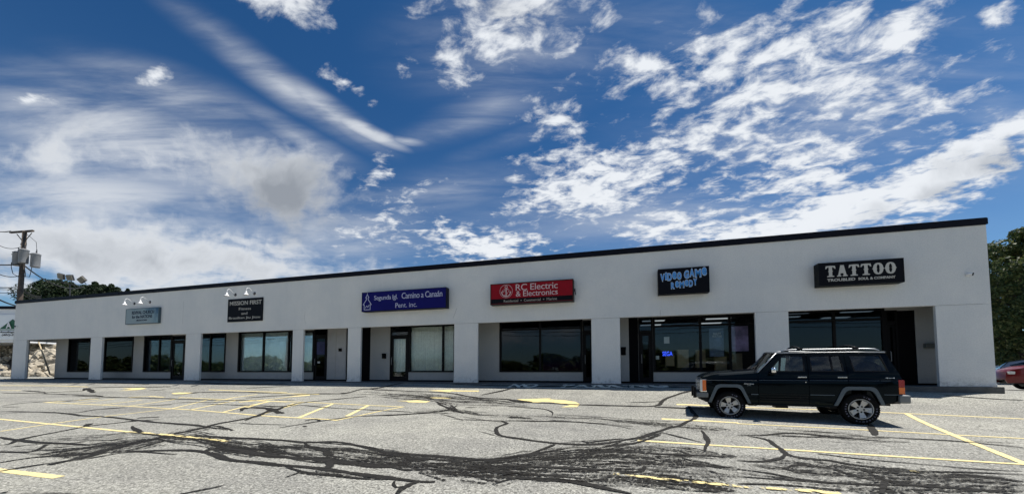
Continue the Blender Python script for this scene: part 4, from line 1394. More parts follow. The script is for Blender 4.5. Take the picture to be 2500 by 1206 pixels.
# ------------------------------------------------------------------ SUV
M['suv'] = mat('very_dark_green_paint', (.0010, .0022, .0034), .10, spec=.5)
_p = M['suv'].node_tree.nodes['Principled BSDF'].inputs
_p['IOR'].default_value = 1.25
_p['Specular Tint'].default_value = (.60, .80, .95, 1)
M['flare'] = mat('grey_plastic', (.085, .11, .13), .5, spec=.3, var=.08)
M['chrome'] = mat('chrome', (.75, .76, .78), .12, metal=1)
M['satin'] = mat('satin_alloy', (.42, .43, .44), .38, metal=.75, var=.08)
M['rubber'] = mat('tyre_rubber', (.005, .005, .0055), .8, spec=.12, bump=.002, bscale=60)
M['blackplastic'] = mat('black_plastic', (.005, .005, .006), .5, spec=.2)
M['amber'] = mat('amber_lens', (.75, .16, .02), .25, coat=.5)
M['redlens'] = mat('red_lens', (.32, .01, .012), .25, coat=.5)
M['clearlens'] = mat('clear_lens', (.65, .66, .64), .15, coat=.5)
M['tyre_letter'] = mat('worn_white_letter', (.20, .20, .26), .8)
M['seat'] = mat('grey_cloth', (.045, .05, .05), .9, var=.2)
M['bumpergrey'] = mat('grey_bumper', (.16, .17, .175), .45)
M['tan'] = mat('beige_cloth', (.25, .22, .16), .9, var=.35, vscale=4)

def interp(x, xs, ys):
    return float(np.interp(x, xs, ys))
def hw_(x, z):
    """half width of the SUV body at height z"""
    h = interp(z, [.35, .5, .64, .80, .97, 1.0, 1.15, 1.62, 1.70], [.80, .838, .848, .852, .850, .838, .826, .665, .62])
    h -= .05 * max(0, (x - .25) / .4) ** 2 if x > .25 else 0
    h -= .05 * max(0, (-2.9 - x) / .4) ** 2 if x < -2.9 else 0
    return h
def side_panel(outer, holes=(), off=0.0, side=1, cuts=True, wfun=hw_, zc=(.5, .64, .72, .8, .88, .97, 1.0, 1.06, 1.15, 1.3, 1.45), thick=.03, xcut=.2):
    loops = [outer] + list(holes)
    allp = [p for l_ in loops for p in l_]
    tri = tessellate_polygon([[Vector((p[0], p[1], 0)) for p in l_] for l_ in loops])
    bm = bmesh.new()
    vs_ = [bm.verts.new((p[0], p[1], 0)) for p in allp]
    for t_ in tri:
        try:
            bm.faces.new([vs_[i] for i in t_])
        except ValueError:
            pass
    def cut(co, no):
        bmesh.ops.bisect_plane(bm, geom=bm.verts[:] + bm.edges[:] + bm.faces[:], plane_co=co, plane_no=no, dist=1e-4)
    for z in zc:
        cut((0, z, 0), (0, 1, 0))
    xs = [p[0] for p in outer]
    x = min(xs) + xcut
    while x < max(xs):
        cut((x, 0, 0), (1, 0, 0))
        x += xcut
    bmesh.ops.recalc_face_normals(bm, faces=bm.faces)
    if thick:
        r_ = bmesh.ops.extrude_face_region(bm, geom=bm.faces[:])
        nv = [g for g in r_['geom'] if isinstance(g, bmesh.types.BMVert)]
        for v in nv:
            v.co.z = 1
    for v in bm.verts:
        x, z, k = v.co
        y = wfun(x, z) + off - (thick if k > .5 else 0)
        v.co = Vector((x, y * side, z))
    bmesh.ops.recalc_face_normals(bm, faces=bm.faces)
    me = bpy.data.meshes.new('panel')
    bm.to_mesh(me)
    bm.free()
    set_smooth_angle(me, .45)
    return me
def arch(pts, steps=3):
    """round a trapezoid's corners"""
    out = []
    n = len(pts)
    for i, p in enumerate(pts):
        if i in (0, n - 1):
            out.append(p)
            continue
        a, b, c = Vector(pts[i - 1]), Vector(p), Vector(pts[i + 1])
        d0 = (a - b).normalized() * .10
        d1 = (c - b).normalized() * .10
        for k in range(steps + 1):
            u = k / steps
            q = (b + d0) * (1 - u) ** 2 + b * 2 * u * (1 - u) + (b + d1) * u ** 2
            out.append((q.x, q.y))
    return out
FA = arch([(.405, .40), (.245, .79), (-.225, .79), (-.40, .40)])
RA = arch([(-2.17, .40), (-2.33, .765), (-2.80, .765), (-2.94, .44)])
FAo = arch([(.475, .40), (.295, .865), (-.27, .865), (-.465, .40)])
RAo = arch([(-2.10, .40), (-2.28, .84), (-2.85, .84), (-3.01, .43)])
def wheel(parent, x, side, rot):
    w0 = empty('wheel', (x, side * .745, .335), 0)
    w0.parent = parent
    hwid = .115
    rt = .345
    s = side
    ty = MB()
    pr = [(.205, -hwid * .8), (.235, -hwid), (.30, -hwid * 1.08), (.33, -hwid * .93), (rt, -hwid * .75), (rt + .002, 0), (rt, hwid * .75), (.33, hwid * .93), (.30, hwid * 1.08), (.235, hwid), (.205, hwid * .8)]
    ty.lathe([(a, b * s) for a, b in pr], n=56)
    for k in range(44):
        an = 2 * math.pi * k / 44
        for sg in (-1, 1):
            c_, s_ = math.cos(an), math.sin(an)
            c2, s2 = math.cos(an + .07), math.sin(an + .07)
            y0, y1 = sg * hwid * .35, sg * hwid * .9
            r0, r1 = rt - .004, rt + .007
            ty.add([(r0 * c_, y0, r0 * s_), (r0 * c2, y0, r0 * s2), (r0 * c2 * .985, y1, r0 * s2 * .985), (r0 * c_ * .985, y1, r0 * s_ * .985), (r1 * c_, y0, r1 * s_), (r1 * c2, y0, r1 * s2), (r1 * c2 * .985, y1, r1 * s2 * .985), (r1 * c_ * .985, y1, r1 * s_ * .985)],
                   [(4, 5, 6, 7), (0, 1, 5, 4), (1, 2, 6, 5), (2, 3, 7, 6), (3, 0, 4, 7)])
    o = ty.build('tyre', M['rubber'], w0)
    set_smooth_angle(o.data, .7)
    rm = MB()
    y = s * hwid
    rm.lathe([(.19, y * .2), (.196, y * .8), (.216, y * 1.06), (.226, y * 1.06), (.228, y * .9), (.21, y * .6)], n=56)
    rm.lathe([(.0, y * .85), (.075, y * .86), (.085, y * .6)], n=24)
    for k in range(5):
        an = rot + k * 2 * math.pi / 5
        def P(r_, dx, yy_):
            return (r_ * math.cos(an) - dx * math.sin(an), yy_, r_ * math.sin(an) + dx * math.cos(an))
        pl_ = [(.06, -.036), (.10, -.042), (.135, -.052), (.195, -.060), (.195, .060), (.135, .052), (.10, .042), (.06, .036)]
        rm.prism(pl_, lambda p, kk: P(p[0], p[1], y * (.84 + .16 * (p[0] > .12)) if kk else y * .55))
    # dish behind
    r2 = MB()
    r2.lathe([(.0, y * .25), (.19, y * .25)], n=30)
    ro = rm.build('rim', M['satin'], w0)
    set_smooth_angle(ro.data, .6)
    r2.build('brake_drum', M['blackplastic'], w0)
    ln = MB()
    for k in range(5):
        an = rot + (k + .0) * 2 * math.pi / 5
        rr_ = .062
        c0 = (rr_ * math.cos(an), 0, rr_ * math.sin(an))
        ln.lathe([(.0, y * .875), (.019, y * .875), (.019, y * .84)], c0, n=10)
    ln.build('lug_hole', M['black'], w0)
    if side > 0:
        tx = MB()
        def ring(word, a0, a1):
            for i, ch in enumerate(word):
                vs_, fs = text_mesh(ch, bold=.02)
                an = a0 + (a1 - a0) * (i + .5) / len(word)
                xs_ = [v[0] for v in vs_]
                mx_ = (min(xs_) + max(xs_)) / 2
                out = []
                for v in vs_:
                    rr_ = .262 + v[1] * .042
                    q = an + (v[0] - mx_) * .052 / .28
                    out.append((-rr_ * math.sin(q), y * 1.085 + .002, rr_ * math.cos(q)))
                tx.add(out, fs)
        ring('SIDEBITERS', R(205) , R(80))
        ring('M/T', R(38), R(8))
        ring('KEEPER', R(-60), R(-130))
        tx.build('lettering', M['tyre_letter'], w0, fix=False)
    return w0
def make_suv():
    a = R(6.4)
    hd = Vector((-math.cos(a), math.sin(a), 0))
    nr = Vector((-hd.y, hd.x, 0))
    near_front = Vector((2.594, -5.28, 0))
    org = near_front - nr * .85
    zg = G(3.9, -5.6)
    r_ = empty('parked_suv', (org.x, org.y, zg - .005), math.atan2(hd.y, hd.x))
    tag(r_, 'boxy dark green 4x4 wagon with grey fender flares parked before the tattoo shop', 'suv')
    # y axis of the root points to the near side (towards the photographer)
    SG = 1
    for s in (1, -1):
        fen = [(.60, .64), (.52, .60)] + [(.475, .56)] + [p for p in FA[1:-1] if True] + [(-.40, .40), (-.62, .40), (-.625, 1.142), (-.4, 1.125), (.1, 1.09), (.45, 1.06), (.60, 1.035), (.615, .9)]
        fen[2] = (.34, .56)
        link('front_fender', side_panel(fen, side=s), M['suv'], r_)
        fd = [(-.633, .40), (-1.64, .40), (-1.642, 1.15), (-1.648, 1.605), (-1.13, 1.618), (-.633, 1.15)]
        fwh = [(-.87, 1.18), (-1.585, 1.18), (-1.60, 1.572), (-1.165, 1.585)]
        link('front_door', side_panel(fd, [fwh], side=s), M['suv'], r_)
        rd = [(-1.650, .40), (-2.165, .40)] + [p for p in RA[1:3]] + [(-2.31, .75), (-2.375, .80), (-2.378, 1.15), (-2.36, 1.60), (-1.658, 1.605), (-1.652, 1.15)]
        rd = [(-1.650, .40), (-2.165, .40), (-2.29, .67), (-2.375, .78), (-2.378, 1.15), (-2.362, 1.60), (-1.658, 1.605), (-1.652, 1.15)]
        rwh = [(-1.705, 1.18), (-2.325, 1.18), (-2.305, 1.565), (-1.705, 1.572)]
        link('rear_door', side_panel(rd, [rwh], side=s), M['suv'], r_)
        RB = [p for p in RA if p[0] < -2.40]
        qp = [(-2.384, .785)] + [(-2.42, .765)] + RB + [(-3.05, .50), (-3.34, .60), (-3.345, 1.0), (-3.29, 1.15), (-3.12, 1.595), (-2.37, 1.60), (-2.387, 1.15)]
        qp = [(-2.384, .775), (-2.74, .765)] + RA[-4:] + [(-3.02, .46), (-3.33, .56), (-3.345, 1.0), (-3.29, 1.15), (-3.12, 1.595), (-2.37, 1.60), (-2.387, 1.15)]
        qh = [(-2.50, 1.178), (-3.115, 1.178), (-3.025, 1.56), (-2.445, 1.565)]
        link('rear_quarter', side_panel(qp, [qh], side=s), M['suv'], r_)
        # glazing with black gaskets
        for nm, hole in (('front_side_glass', fwh), ('rear_side_glass', rwh), ('cargo_glass', qh)):
            link(nm, side_panel(hole, off=-.012, side=s, thick=0.004, zc=()), M['carglass' if 'front' in nm else 'carglass_dark'], r_)
            c = Vector((sum(p[0] for p in hole) / 4, sum(p[1] for p in hole) / 4))
            inn = []
            for p in hole:
                d = c - Vector(p)
                inn.append((p[0] + .022 * (1 if d.x > 0 else -1), p[1] + .02 * (1 if d.y > 0 else -1)))
            link('window_gasket', side_panel(hole, [inn], off=.003, side=s, thick=.018, zc=(1.3, 1.45)), M['blackplastic'], r_)
        for (xa, xb, za, zb, wd) in ((-1.075, -1.135, 1.19, 1.575, .022), (-2.115, -2.105, 1.19, 1.56, .018)):
            link('window_divider', side_panel([(xa - wd, za), (xa + wd, za), (xb + wd, zb), (xb - wd, zb)], off=.001, side=s, thick=.015, zc=(1.3, 1.45)), M['blackplastic'], r_)
        # flares
        def flare(outer, inner, name, lead=None):
            ring = list(outer) + list(inner)[::-1]
            me = side_panel(ring, off=.035, side=s, thick=.05, zc=(.5, .64, .8), xcut=.3)
            link(name, me, M['flare'], r_)
        flare(FAo, FA, 'front_fender_flare')
        flare(RAo, RA, 'rear_fender_flare')
        # wheel housings: dark liner
        for (cx_, ar_) in ((0, FA), (-2.57, RA)):
            mb = MB()
            n = len(ar_)
            vo = [(p[0], (hw_(p[0], p[1]) - .02) * s, p[1]) for p in ar_] + [(p[0], .50 * s, p[1]) for p in ar_]
            mb.add(vo, [(i, i + 1, n + i + 1, n + i) for i in range(n - 1)])
            mb.box(min(p[0] for p in ar_), max(p[0] for p in ar_), min(.47 * s, .5 * s), max(.47 * s, .5 * s), .42, .80)
            mb.build('wheel_housing', M['black'], r_, fix=False)
        # mouldings
        def strip(xa, xb, z0, z1, m, name, off=.008, zz2=None):
            link(name, side_panel([(xa, z0), (xb, z0), (xb, z1), (xa, z1)], off=off, side=s, thick=.02, zc=(), xcut=.25), m, r_)
        strip(.56, -.60, .958, .966, M['bumpergrey'], 'pinstripe', .003)
        strip(-.64, -1.63, .966, .974, M['flare'], 'pinstripe', .003)
        strip(-1.66, -2.37, .970, .978, M['flare'], 'pinstripe', .003)
        strip(-2.39, -3.30, .972, .978, M['flare'], 'pinstripe', .003)
        strip(-.47, -.62, .615, .635, M['flare'], 'side_moulding', .006)
        strip(-.64, -1.63, .625, .64, M['blackplastic'], 'side_moulding', .008)
        strip(-1.66, -2.12, .63, .645, M['flare'], 'side_moulding', .006)
        strip(-3.0, -3.31, .66, .675, M['flare'], 'side_moulding', .006)
        for zz0 in (.46, .51, .56):
            strip(-.66, -1.62, zz0, zz0 + .02, M['blackplastic'], 'cladding_rib', .010)
        # handles
        for hx in (-1.515, -2.27):
            mb = MB()
            y = hw_(hx, 1.05) * s
            mb.box(hx - .09, hx + .085, min(y, y + .022 * s), max(y, y + .022 * s), 1.035, 1.062)
            mb.build('door_handle', M['chrome'], r_, bevel=.005)
        mb = MB(); y = hw_(-1.57, .93) * s
        mb.lathe([(0, y + .006 * s), (.012, y + .006 * s), (.014, y)], (-1.585, 0, .93), n=10)
        mb.build('door_lock', M['chrome'], r_)
        # gutter rail
        mb = MB()
        mb.tube([(-1.05, .672 * s, 1.628), (-1.6, .675 * s, 1.632), (-2.6, .675 * s, 1.628), (-3.12, .66 * s, 1.61)], .011, 6)
        mb.tube([(-1.05, .672 * s, 1.628), (-.64, .80 * s, 1.165)], .012, 6)
        mb.build('drip_rail', M['satin'], r_, smooth=True)
        # roof rail
        mb = MB()
        mb.tube([(-1.18, .58 * s, 1.665), (-1.25, .58 * s, 1.70), (-1.4, .58 * s, 1.712), (-2.85, .58 * s, 1.705), (-2.98, .58 * s, 1.69), (-3.05, .58 * s, 1.655)], .017, 8)
        mb.build('roof_rail', M['satin'], r_, smooth=True)
        # mirror
        mb = MB()
        y0 = hw_(-.9, 1.17) * s
        mb.box(-.97, -.87, min(y0 + .06 * s, y0 + .22 * s), max(y0 + .06 * s, y0 + .22 * s), 1.15, 1.275)
        mb.build('mirror', M['chrome'], r_, bevel=.025, smooth=True)
        mb = MB()
        mb.box(-.98, -.86, min(y0 + .04 * s, y0 + .215 * s), max(y0 + .04 * s, y0 + .215 * s), 1.115, 1.15)
        mb.box(-.93, -.89, min(y0 - .01 * s, y0 + .09 * s), max(y0 - .01 * s, y0 + .09 * s), 1.12, 1.19)
        mb.build('mirror_base', M['blackplastic'], r_, bevel=.006)
        # corner lamps
        mb = MB()
        yl = hw_(.58, .83) * s
        def lampbox(x0, x1, z0, z1, o0, o1, name, m):
            b_ = MB()
            b_.box(x0, x1, min(yl + o0 * s, yl + o1 * s), max(yl + o0 * s, yl + o1 * s), z0, z1)
            return b_.build(name, m, r_, bevel=.004)
        lampbox(.50, .645, .665, .985, -.06, .008, 'lamp_bezel', M['chrome'])
        lampbox(.515, .60, .685, .965, -.05, .016, 'side_marker', M['amber'])
        lampbox(.60, .655, .685, .965, -.05, .012, 'turn_signal', M['clearlens'])
        # tail lamps
        def tl(z0, z1, m, nm):
            b_ = MB()
            yy0, yy1 = .60 * s, (hw_(-3.3, .9) + .008) * s
            b_.box(-3.368, -3.265, min(yy0, yy1), max(yy0, yy1), z0, z1)
            return b_.build(nm, m, r_, bevel=.008)
        tl(.835, .99, M['redlens'], 'tail_lamp')
        tl(.685, .832, M['amber'], 'rear_turn_signal')
        # bumper ends
        mb = MB()
        ya, yb = .60 * s, .865 * s
        mb.box(-3.44, -3.25, min(ya, yb), max(ya, yb), .485, .665)
        mb.build('rear_bumper_end', M['bumpergrey'], r_, bevel=.03, smooth=True)
        mb = MB()
        mb.box(.47, .735, min(ya, .84 * s), max(ya, .84 * s), .525, .645)
        mb.box(.48, .742, min(ya, .848 * s), max(ya, .848 * s), .56, .575)
        mb.box(.48, .742, min(ya, .848 * s), max(ya, .848 * s), .60, .612)
        mb.build('front_bumper_end', M['bumpergrey'], r_, bevel=.01)
        mb = MB()
        mb.prism([(.66, .53), (.70, .49), (.50, .40), (.42, .40), (.38, .50)], lambda p, k: (p[0], (.78 if k else .62) * s, p[1]))
        mb.build('air_dam', M['blackplastic'], r_)
        mb = MB(); mb.box(.73, .80, min(.42 * s, .52 * s), max(.42 * s, .52 * s), .49, .78)
        mb.build('bumper_guard', M['blackplastic'], r_, bevel=.015)
        # sill
        mb = MB()
        mb.box(-2.10, -.50, min(.70 * s, .80 * s), max(.70 * s, .80 * s), .355, .40)
        mb.build('rocker_panel', M['suv'], r_, bevel=.01)
        wheel(r_, 0, s, R(80) if s > 0 else 0)
        wheel(r_, -2.575, s, R(115) if s > 0 else .5)
    # bonnet
    mb = MB()
    nx, ny = 14, 24
    xs = np.linspace(.63, -.60, nx)
    ysn = np.linspace(-1, 1, ny)
    v = []
    for x in xs:
        ed = interp(x, [-.6, -.4, .1, .45, .6, .63], [1.145, 1.125, 1.09, 1.06, 1.037, 1.03])
        for q in ysn:
            W = hw_(x, 1.05) - .004
            ce = interp(x, [-.6, .2, .55, .63], [.105, .10, .075, .03])
            z = ed + ce * (1 - abs(q) ** 3.2) + (.012 if abs(q) < .45 else 0)
            v.append((x, q * W, z))
    mb.add(v, [(i * ny + j, i * ny + j + 1, (i + 1) * ny + j + 1, (i + 1) * ny + j) for i in range(nx - 1) for j in range(ny - 1)])
    o = mb.build('bonnet', M['suv'], r_, smooth=True)
    # cowl + wipers
    mb = MB()
    mb.box(-.66, -.56, -.74, .74, 1.12, 1.19)
    mb.build('cowl', M['blackplastic'], r_, bevel=.01)
    for yy_ in (.55, .0):
        mb = MB()
        mb.tube([(-.57, yy_, 1.20), (-.56, yy_ - .1, 1.25), (-.66, yy_ - .35, 1.31)], .011, 5)
        mb.tube([(-.60, yy_ + .05, 1.235), (-.72, yy_ - .52, 1.36)], .007, 4)
        mb.build('wiper', M['blackplastic'], r_)
    # windscreen
    def ws(u, q, inset=0.0):
        """u 0 base..1 top, q -1..1"""
        zb_, zt_ = 1.165, 1.628
        W = (.80 + (.672 - .80) * u) - .012
        z = zb_ + (zt_ - zb_) * u + (.03 * (1 - q * q)) * (.5 + .5 * u)
        x = -.64 + (-1.055 + .64) * u + .10 * (1 - q * q)
        return (x, q * W, z)
    mb = MB()
    N = 16
    v = [ws(u, q) for u in (0.03, .5, .97) for q in np.linspace(-.97, .97, N)]
    mb.add(v, [(i * N + j, i * N + j + 1, (i + 1) * N + j + 1, (i + 1) * N + j) for i in range(2) for j in range(N - 1)])
    mb.build('windscreen', M['carglass'], r_, smooth=True)
    mb = MB()
    loop = [ws(0, q) for q in np.linspace(-1, 1, 12)] + [ws(u, 1) for u in (.25, .5, .75)] + [ws(1, q) for q in np.linspace(1, -1, 12)] + [ws(u, -1) for u in (.75, .5, .25)]
    mb.tube(loop + [loop[0]], .017, 6, caps=False)
    mb.build('windscreen_trim', M['chrome'], r_, smooth=True)
    for s in (1, -1):
        mb = MB()
        mb.prism([(-.645, 1.15), (-1.06, 1.625), (-1.14, 1.615), (-.72, 1.15)], lambda p, k: (p[0] + (.02 if k else 0), (hw_(p[0], p[1]) - (.055 if k else .002)) * s, p[1]))
        mb.build('pillar_trim', M['suv'], r_)
    # roof
    mb = MB()
    nx, ny = 16, 20
    v = []
    for x in np.linspace(-.96, -3.15, nx):
        for q in np.linspace(-1, 1, ny):
            W = .668 if x > -3.0 else .66
            crown = .062 * (1 - abs(q) ** 2.6)
            zz0 = 1.628 - .010 * ((x + 2) ** 2) * .6 + crown
            xx = x + (.0 if x < -1.2 else -.08 * abs(q) ** 2)
            v.append((xx, q * W, zz0))
    mb.add(v, [(i * ny + j, i * ny + j + 1, (i + 1) * ny + j + 1, (i + 1) * ny + j) for i in range(nx - 1) for j in range(ny - 1)])
    mb.build('roof', M['suv'], r_, smooth=True)
    mb = MB()
    mb.box(-3.20, -3.10, -.5, .5, 1.635, 1.66)
    mb.build('rear_spoiler', M['suv'], r_, bevel=.008)
    # crossbars on the rails
    for cx_ in (-1.55, -2.62):
        mb = MB()
        mb.tube([(cx_, q * .60, 1.735 + .075 * (1 - q * q)) for q in np.linspace(-1, 1, 15)], .018, 6)
        mb.build('crossbar', M['blackplastic'], r_, smooth=True)
        for s in (1, -1):
            mb = MB()
            mb.box(cx_ - .06, cx_ + .05, min(.55 * s, .61 * s), max(.55 * s, .61 * s), 1.70, 1.75)
            mb.build('crossbar_foot', M['blackplastic'], r_, bevel=.012)
    # tailgate
    mb = MB()
    tg = [(-3.345, .62), (-3.352, 1.0), (-3.30, 1.15), (-3.285, 1.19), (-3.15, 1.56), (-3.135, 1.60)]
    def band(i0, i1, name, m, y=.80, x=0):
        b_ = MB()
        pts = tg[i0:i1 + 1]
        for i in range(len(pts) - 1):
            (xa, za), (xb, zb) = pts[i], pts[i + 1]
            ya = min(y, hw_(xa, za) - .03); yb_ = min(y, hw_(xb, zb) - .03)
            b_.quad((xa, -ya, za), (xa, ya, za), (xb, yb_, zb), (xb, -yb_, zb))
        b_.build(name, m, r_)
    band(0, 3, 'tailgate', M['suv'])
    band(3, 4, 'tailgate_glass', M['carglass_dark'])
    band(4, 5, 'tailgate_header', M['suv'])
    # front end
    mb = MB()
    mb.box(.55, .60, -.76, .76, .62, 1.03)
    mb.build('front_panel', M['suv'], r_, bevel=.01)
    mb = MB()
    for k in range(10):
        y = -.40 + k * .089
        mb.box(.605, .655, y - .03, y + .03, .70, .96)
    mb.box(.6, .65, -.46, .46, .965, 1.0)
    mb.box(.6, .65, -.46, .46, .665, .695)
    mb.build('grille', M['chrome'], r_, bevel=.004)
    for s in (1, -1):
        mb = MB(); mb.box(.61, .65, min(.48 * s, .69 * s), max(.48 * s, .69 * s), .72, .94)
        mb.build('headlight', M['clearlens'], r_, bevel=.01)
    mb = MB(); mb.box(.60, .635, -.78, .78, 1.0, 1.05)
    mb.build('grille_header', M['suv'], r_, bevel=.012)
    mb = MB(); mb.box(.64, .75, -.72, .72, .51, .66)
    mb.build('front_bumper', M['blackplastic'], r_, bevel=.015)
    mb = MB(); mb.box(-3.44, -3.33, -.62, .62, .49, .67)
    mb.build('rear_bumper', M['chrome'], r_, bevel=.02)
    # underbody
    mb = MB()
    mb.box(-3.25, .50, -.46, .46, .40, .47)
    mb.box(-2.0, .45, -.40, -.30, .33, .41); mb.box(-2.0, .45, .30, .40, .33, .41)
    mb.box(-1.25, -1.0, .35, .72, .30, .40)
    mb.tube([(-2.575, -.70, .335), (-2.575, .70, .335)], .045, 8)
    mb.tube([(0, -.70, .335), (0, .70, .335)], .04, 8)
    mb.lathe([(0, -.12), (.12, -.09), (.12, .09), (0, .12)], (-2.575, 0, .33), 'X', 12)
    mb.prism([(-2.95, .42), (-3.3, .52), (-3.3, .58), (-2.9, .58)], lambda p, k: (p[0], .55 if k else -.55, p[1]))
    mb.tube([(-2.9, .50, .44), (-3.28, .60, .49), (-3.36, .62, .49)], .03, 8)
    mb.build('underbody', M['blackplastic'], r_)
    mb = MB(); mb.box(-.60, -.43, .45, .75, .34, .42); mb.box(-2.18, -2.05, .45, .75, .33, .42)
    mb.build('suspension_mount', M['blackplastic'], r_)
    # cabin
    mb = MB()
    mb.box(-3.2, -.62, -.74, .74, .50, .54)
    mb.box(-3.25, -2.75, -.72, .72, .54, .80)
    mb.build('cabin_floor', M['seat'], r_)
    mb = MB(); mb.prism([(-.62, 1.15), (-.95, 1.17), (-1.0, 1.08), (-.95, .85), (-.62, .85)], lambda p, k: (p[0], .72 if k else -.72, p[1]))
    mb.build('dashboard', M['tan'], r_)
    for (sx, sy, wd) in ((-1.55, .36, .25), (-1.55, -.36, .25), (-2.45, .34, .32), (-2.45, -.34, .32)):
        mb = MB()
        mb.box(sx - .05, sx + .45, sy - wd, sy + wd, .62, .82)
        mb.prism([(sx - .02, .80), (sx + .10, .80), (sx - .08, 1.32), (sx - .20, 1.30)], lambda p, k: (p[0], sy + (wd if k else -wd), p[1]))
        mb.prism([(sx - .10, 1.33), (sx - .03, 1.33), (sx - .06, 1.47), (sx - .13, 1.47)], lambda p, k: (p[0], sy + (.12 if k else -.12), p[1]))
        mb.build('seat', M['seat'], r_, bevel=.02)
    mb = MB()
    rr_ = .19
    mb.tube([(-1.10 + .06 * math.sin(q), .36 + rr_ * math.cos(q), 1.12 + rr_ * math.sin(q)) for q in np.linspace(0, 2 * math.pi, 25)], .014, 6)
    mb.tube([(-1.10, .36, 1.12), (-.95, .36, 1.05)], .03, 6)
    mb.tube([(-1.10, .36 - rr_, 1.12), (-1.10, .36 + rr_, 1.12)], .014, 6)
    mb.build('steering_wheel', M['blackplastic'], r_)
    mb = MB()
    mb.lathe([(0.30, -.28), (.34, -.15), (.36, .0), (.34, .15), (.30, .28)], (-2.95, 0, 1.16), 'Y', 24)
    mb.v = [(x + (0), y, .80 + max(0, (z - .80)) * .95) for x, y, z in mb.v]
    mb.build('added_beige_mound', M['tan'], r_, smooth=True)  # added beige mound in place of a round reflection in the cargo glass
    # badges
    def badge(txt, xa, xb, z0, z1, m):
        vs_, fs = text_mesh(txt, bold=.01)
        X = [q[0] for q in vs_]; Y_ = [q[1] for q in vs_]
        out = []
        for q in vs_:
            u = (q[0] - min(X)) / (max(X) - min(X)); k = (q[1] - min(Y_)) / (max(Y_) - min(Y_))
            x = xa + (xb - xa) * u; z = z0 + (z1 - z0) * k
            out.append((x, hw_(x, z) + .004, z))
        b_ = MB(); b_.add(out, fs)
        b_.build('badge', m, r_, fix=False)
    badge('Cherokee', -.325, -.535, .865, .90, M['clearlens'])
    badge('LAREDO', -.39, -.47, .835, .848, M['clearlens'])
    badge('4x4', -3.03, -3.21, 1.025, 1.05, M['clearlens'])
    return r_
suv = make_suv()

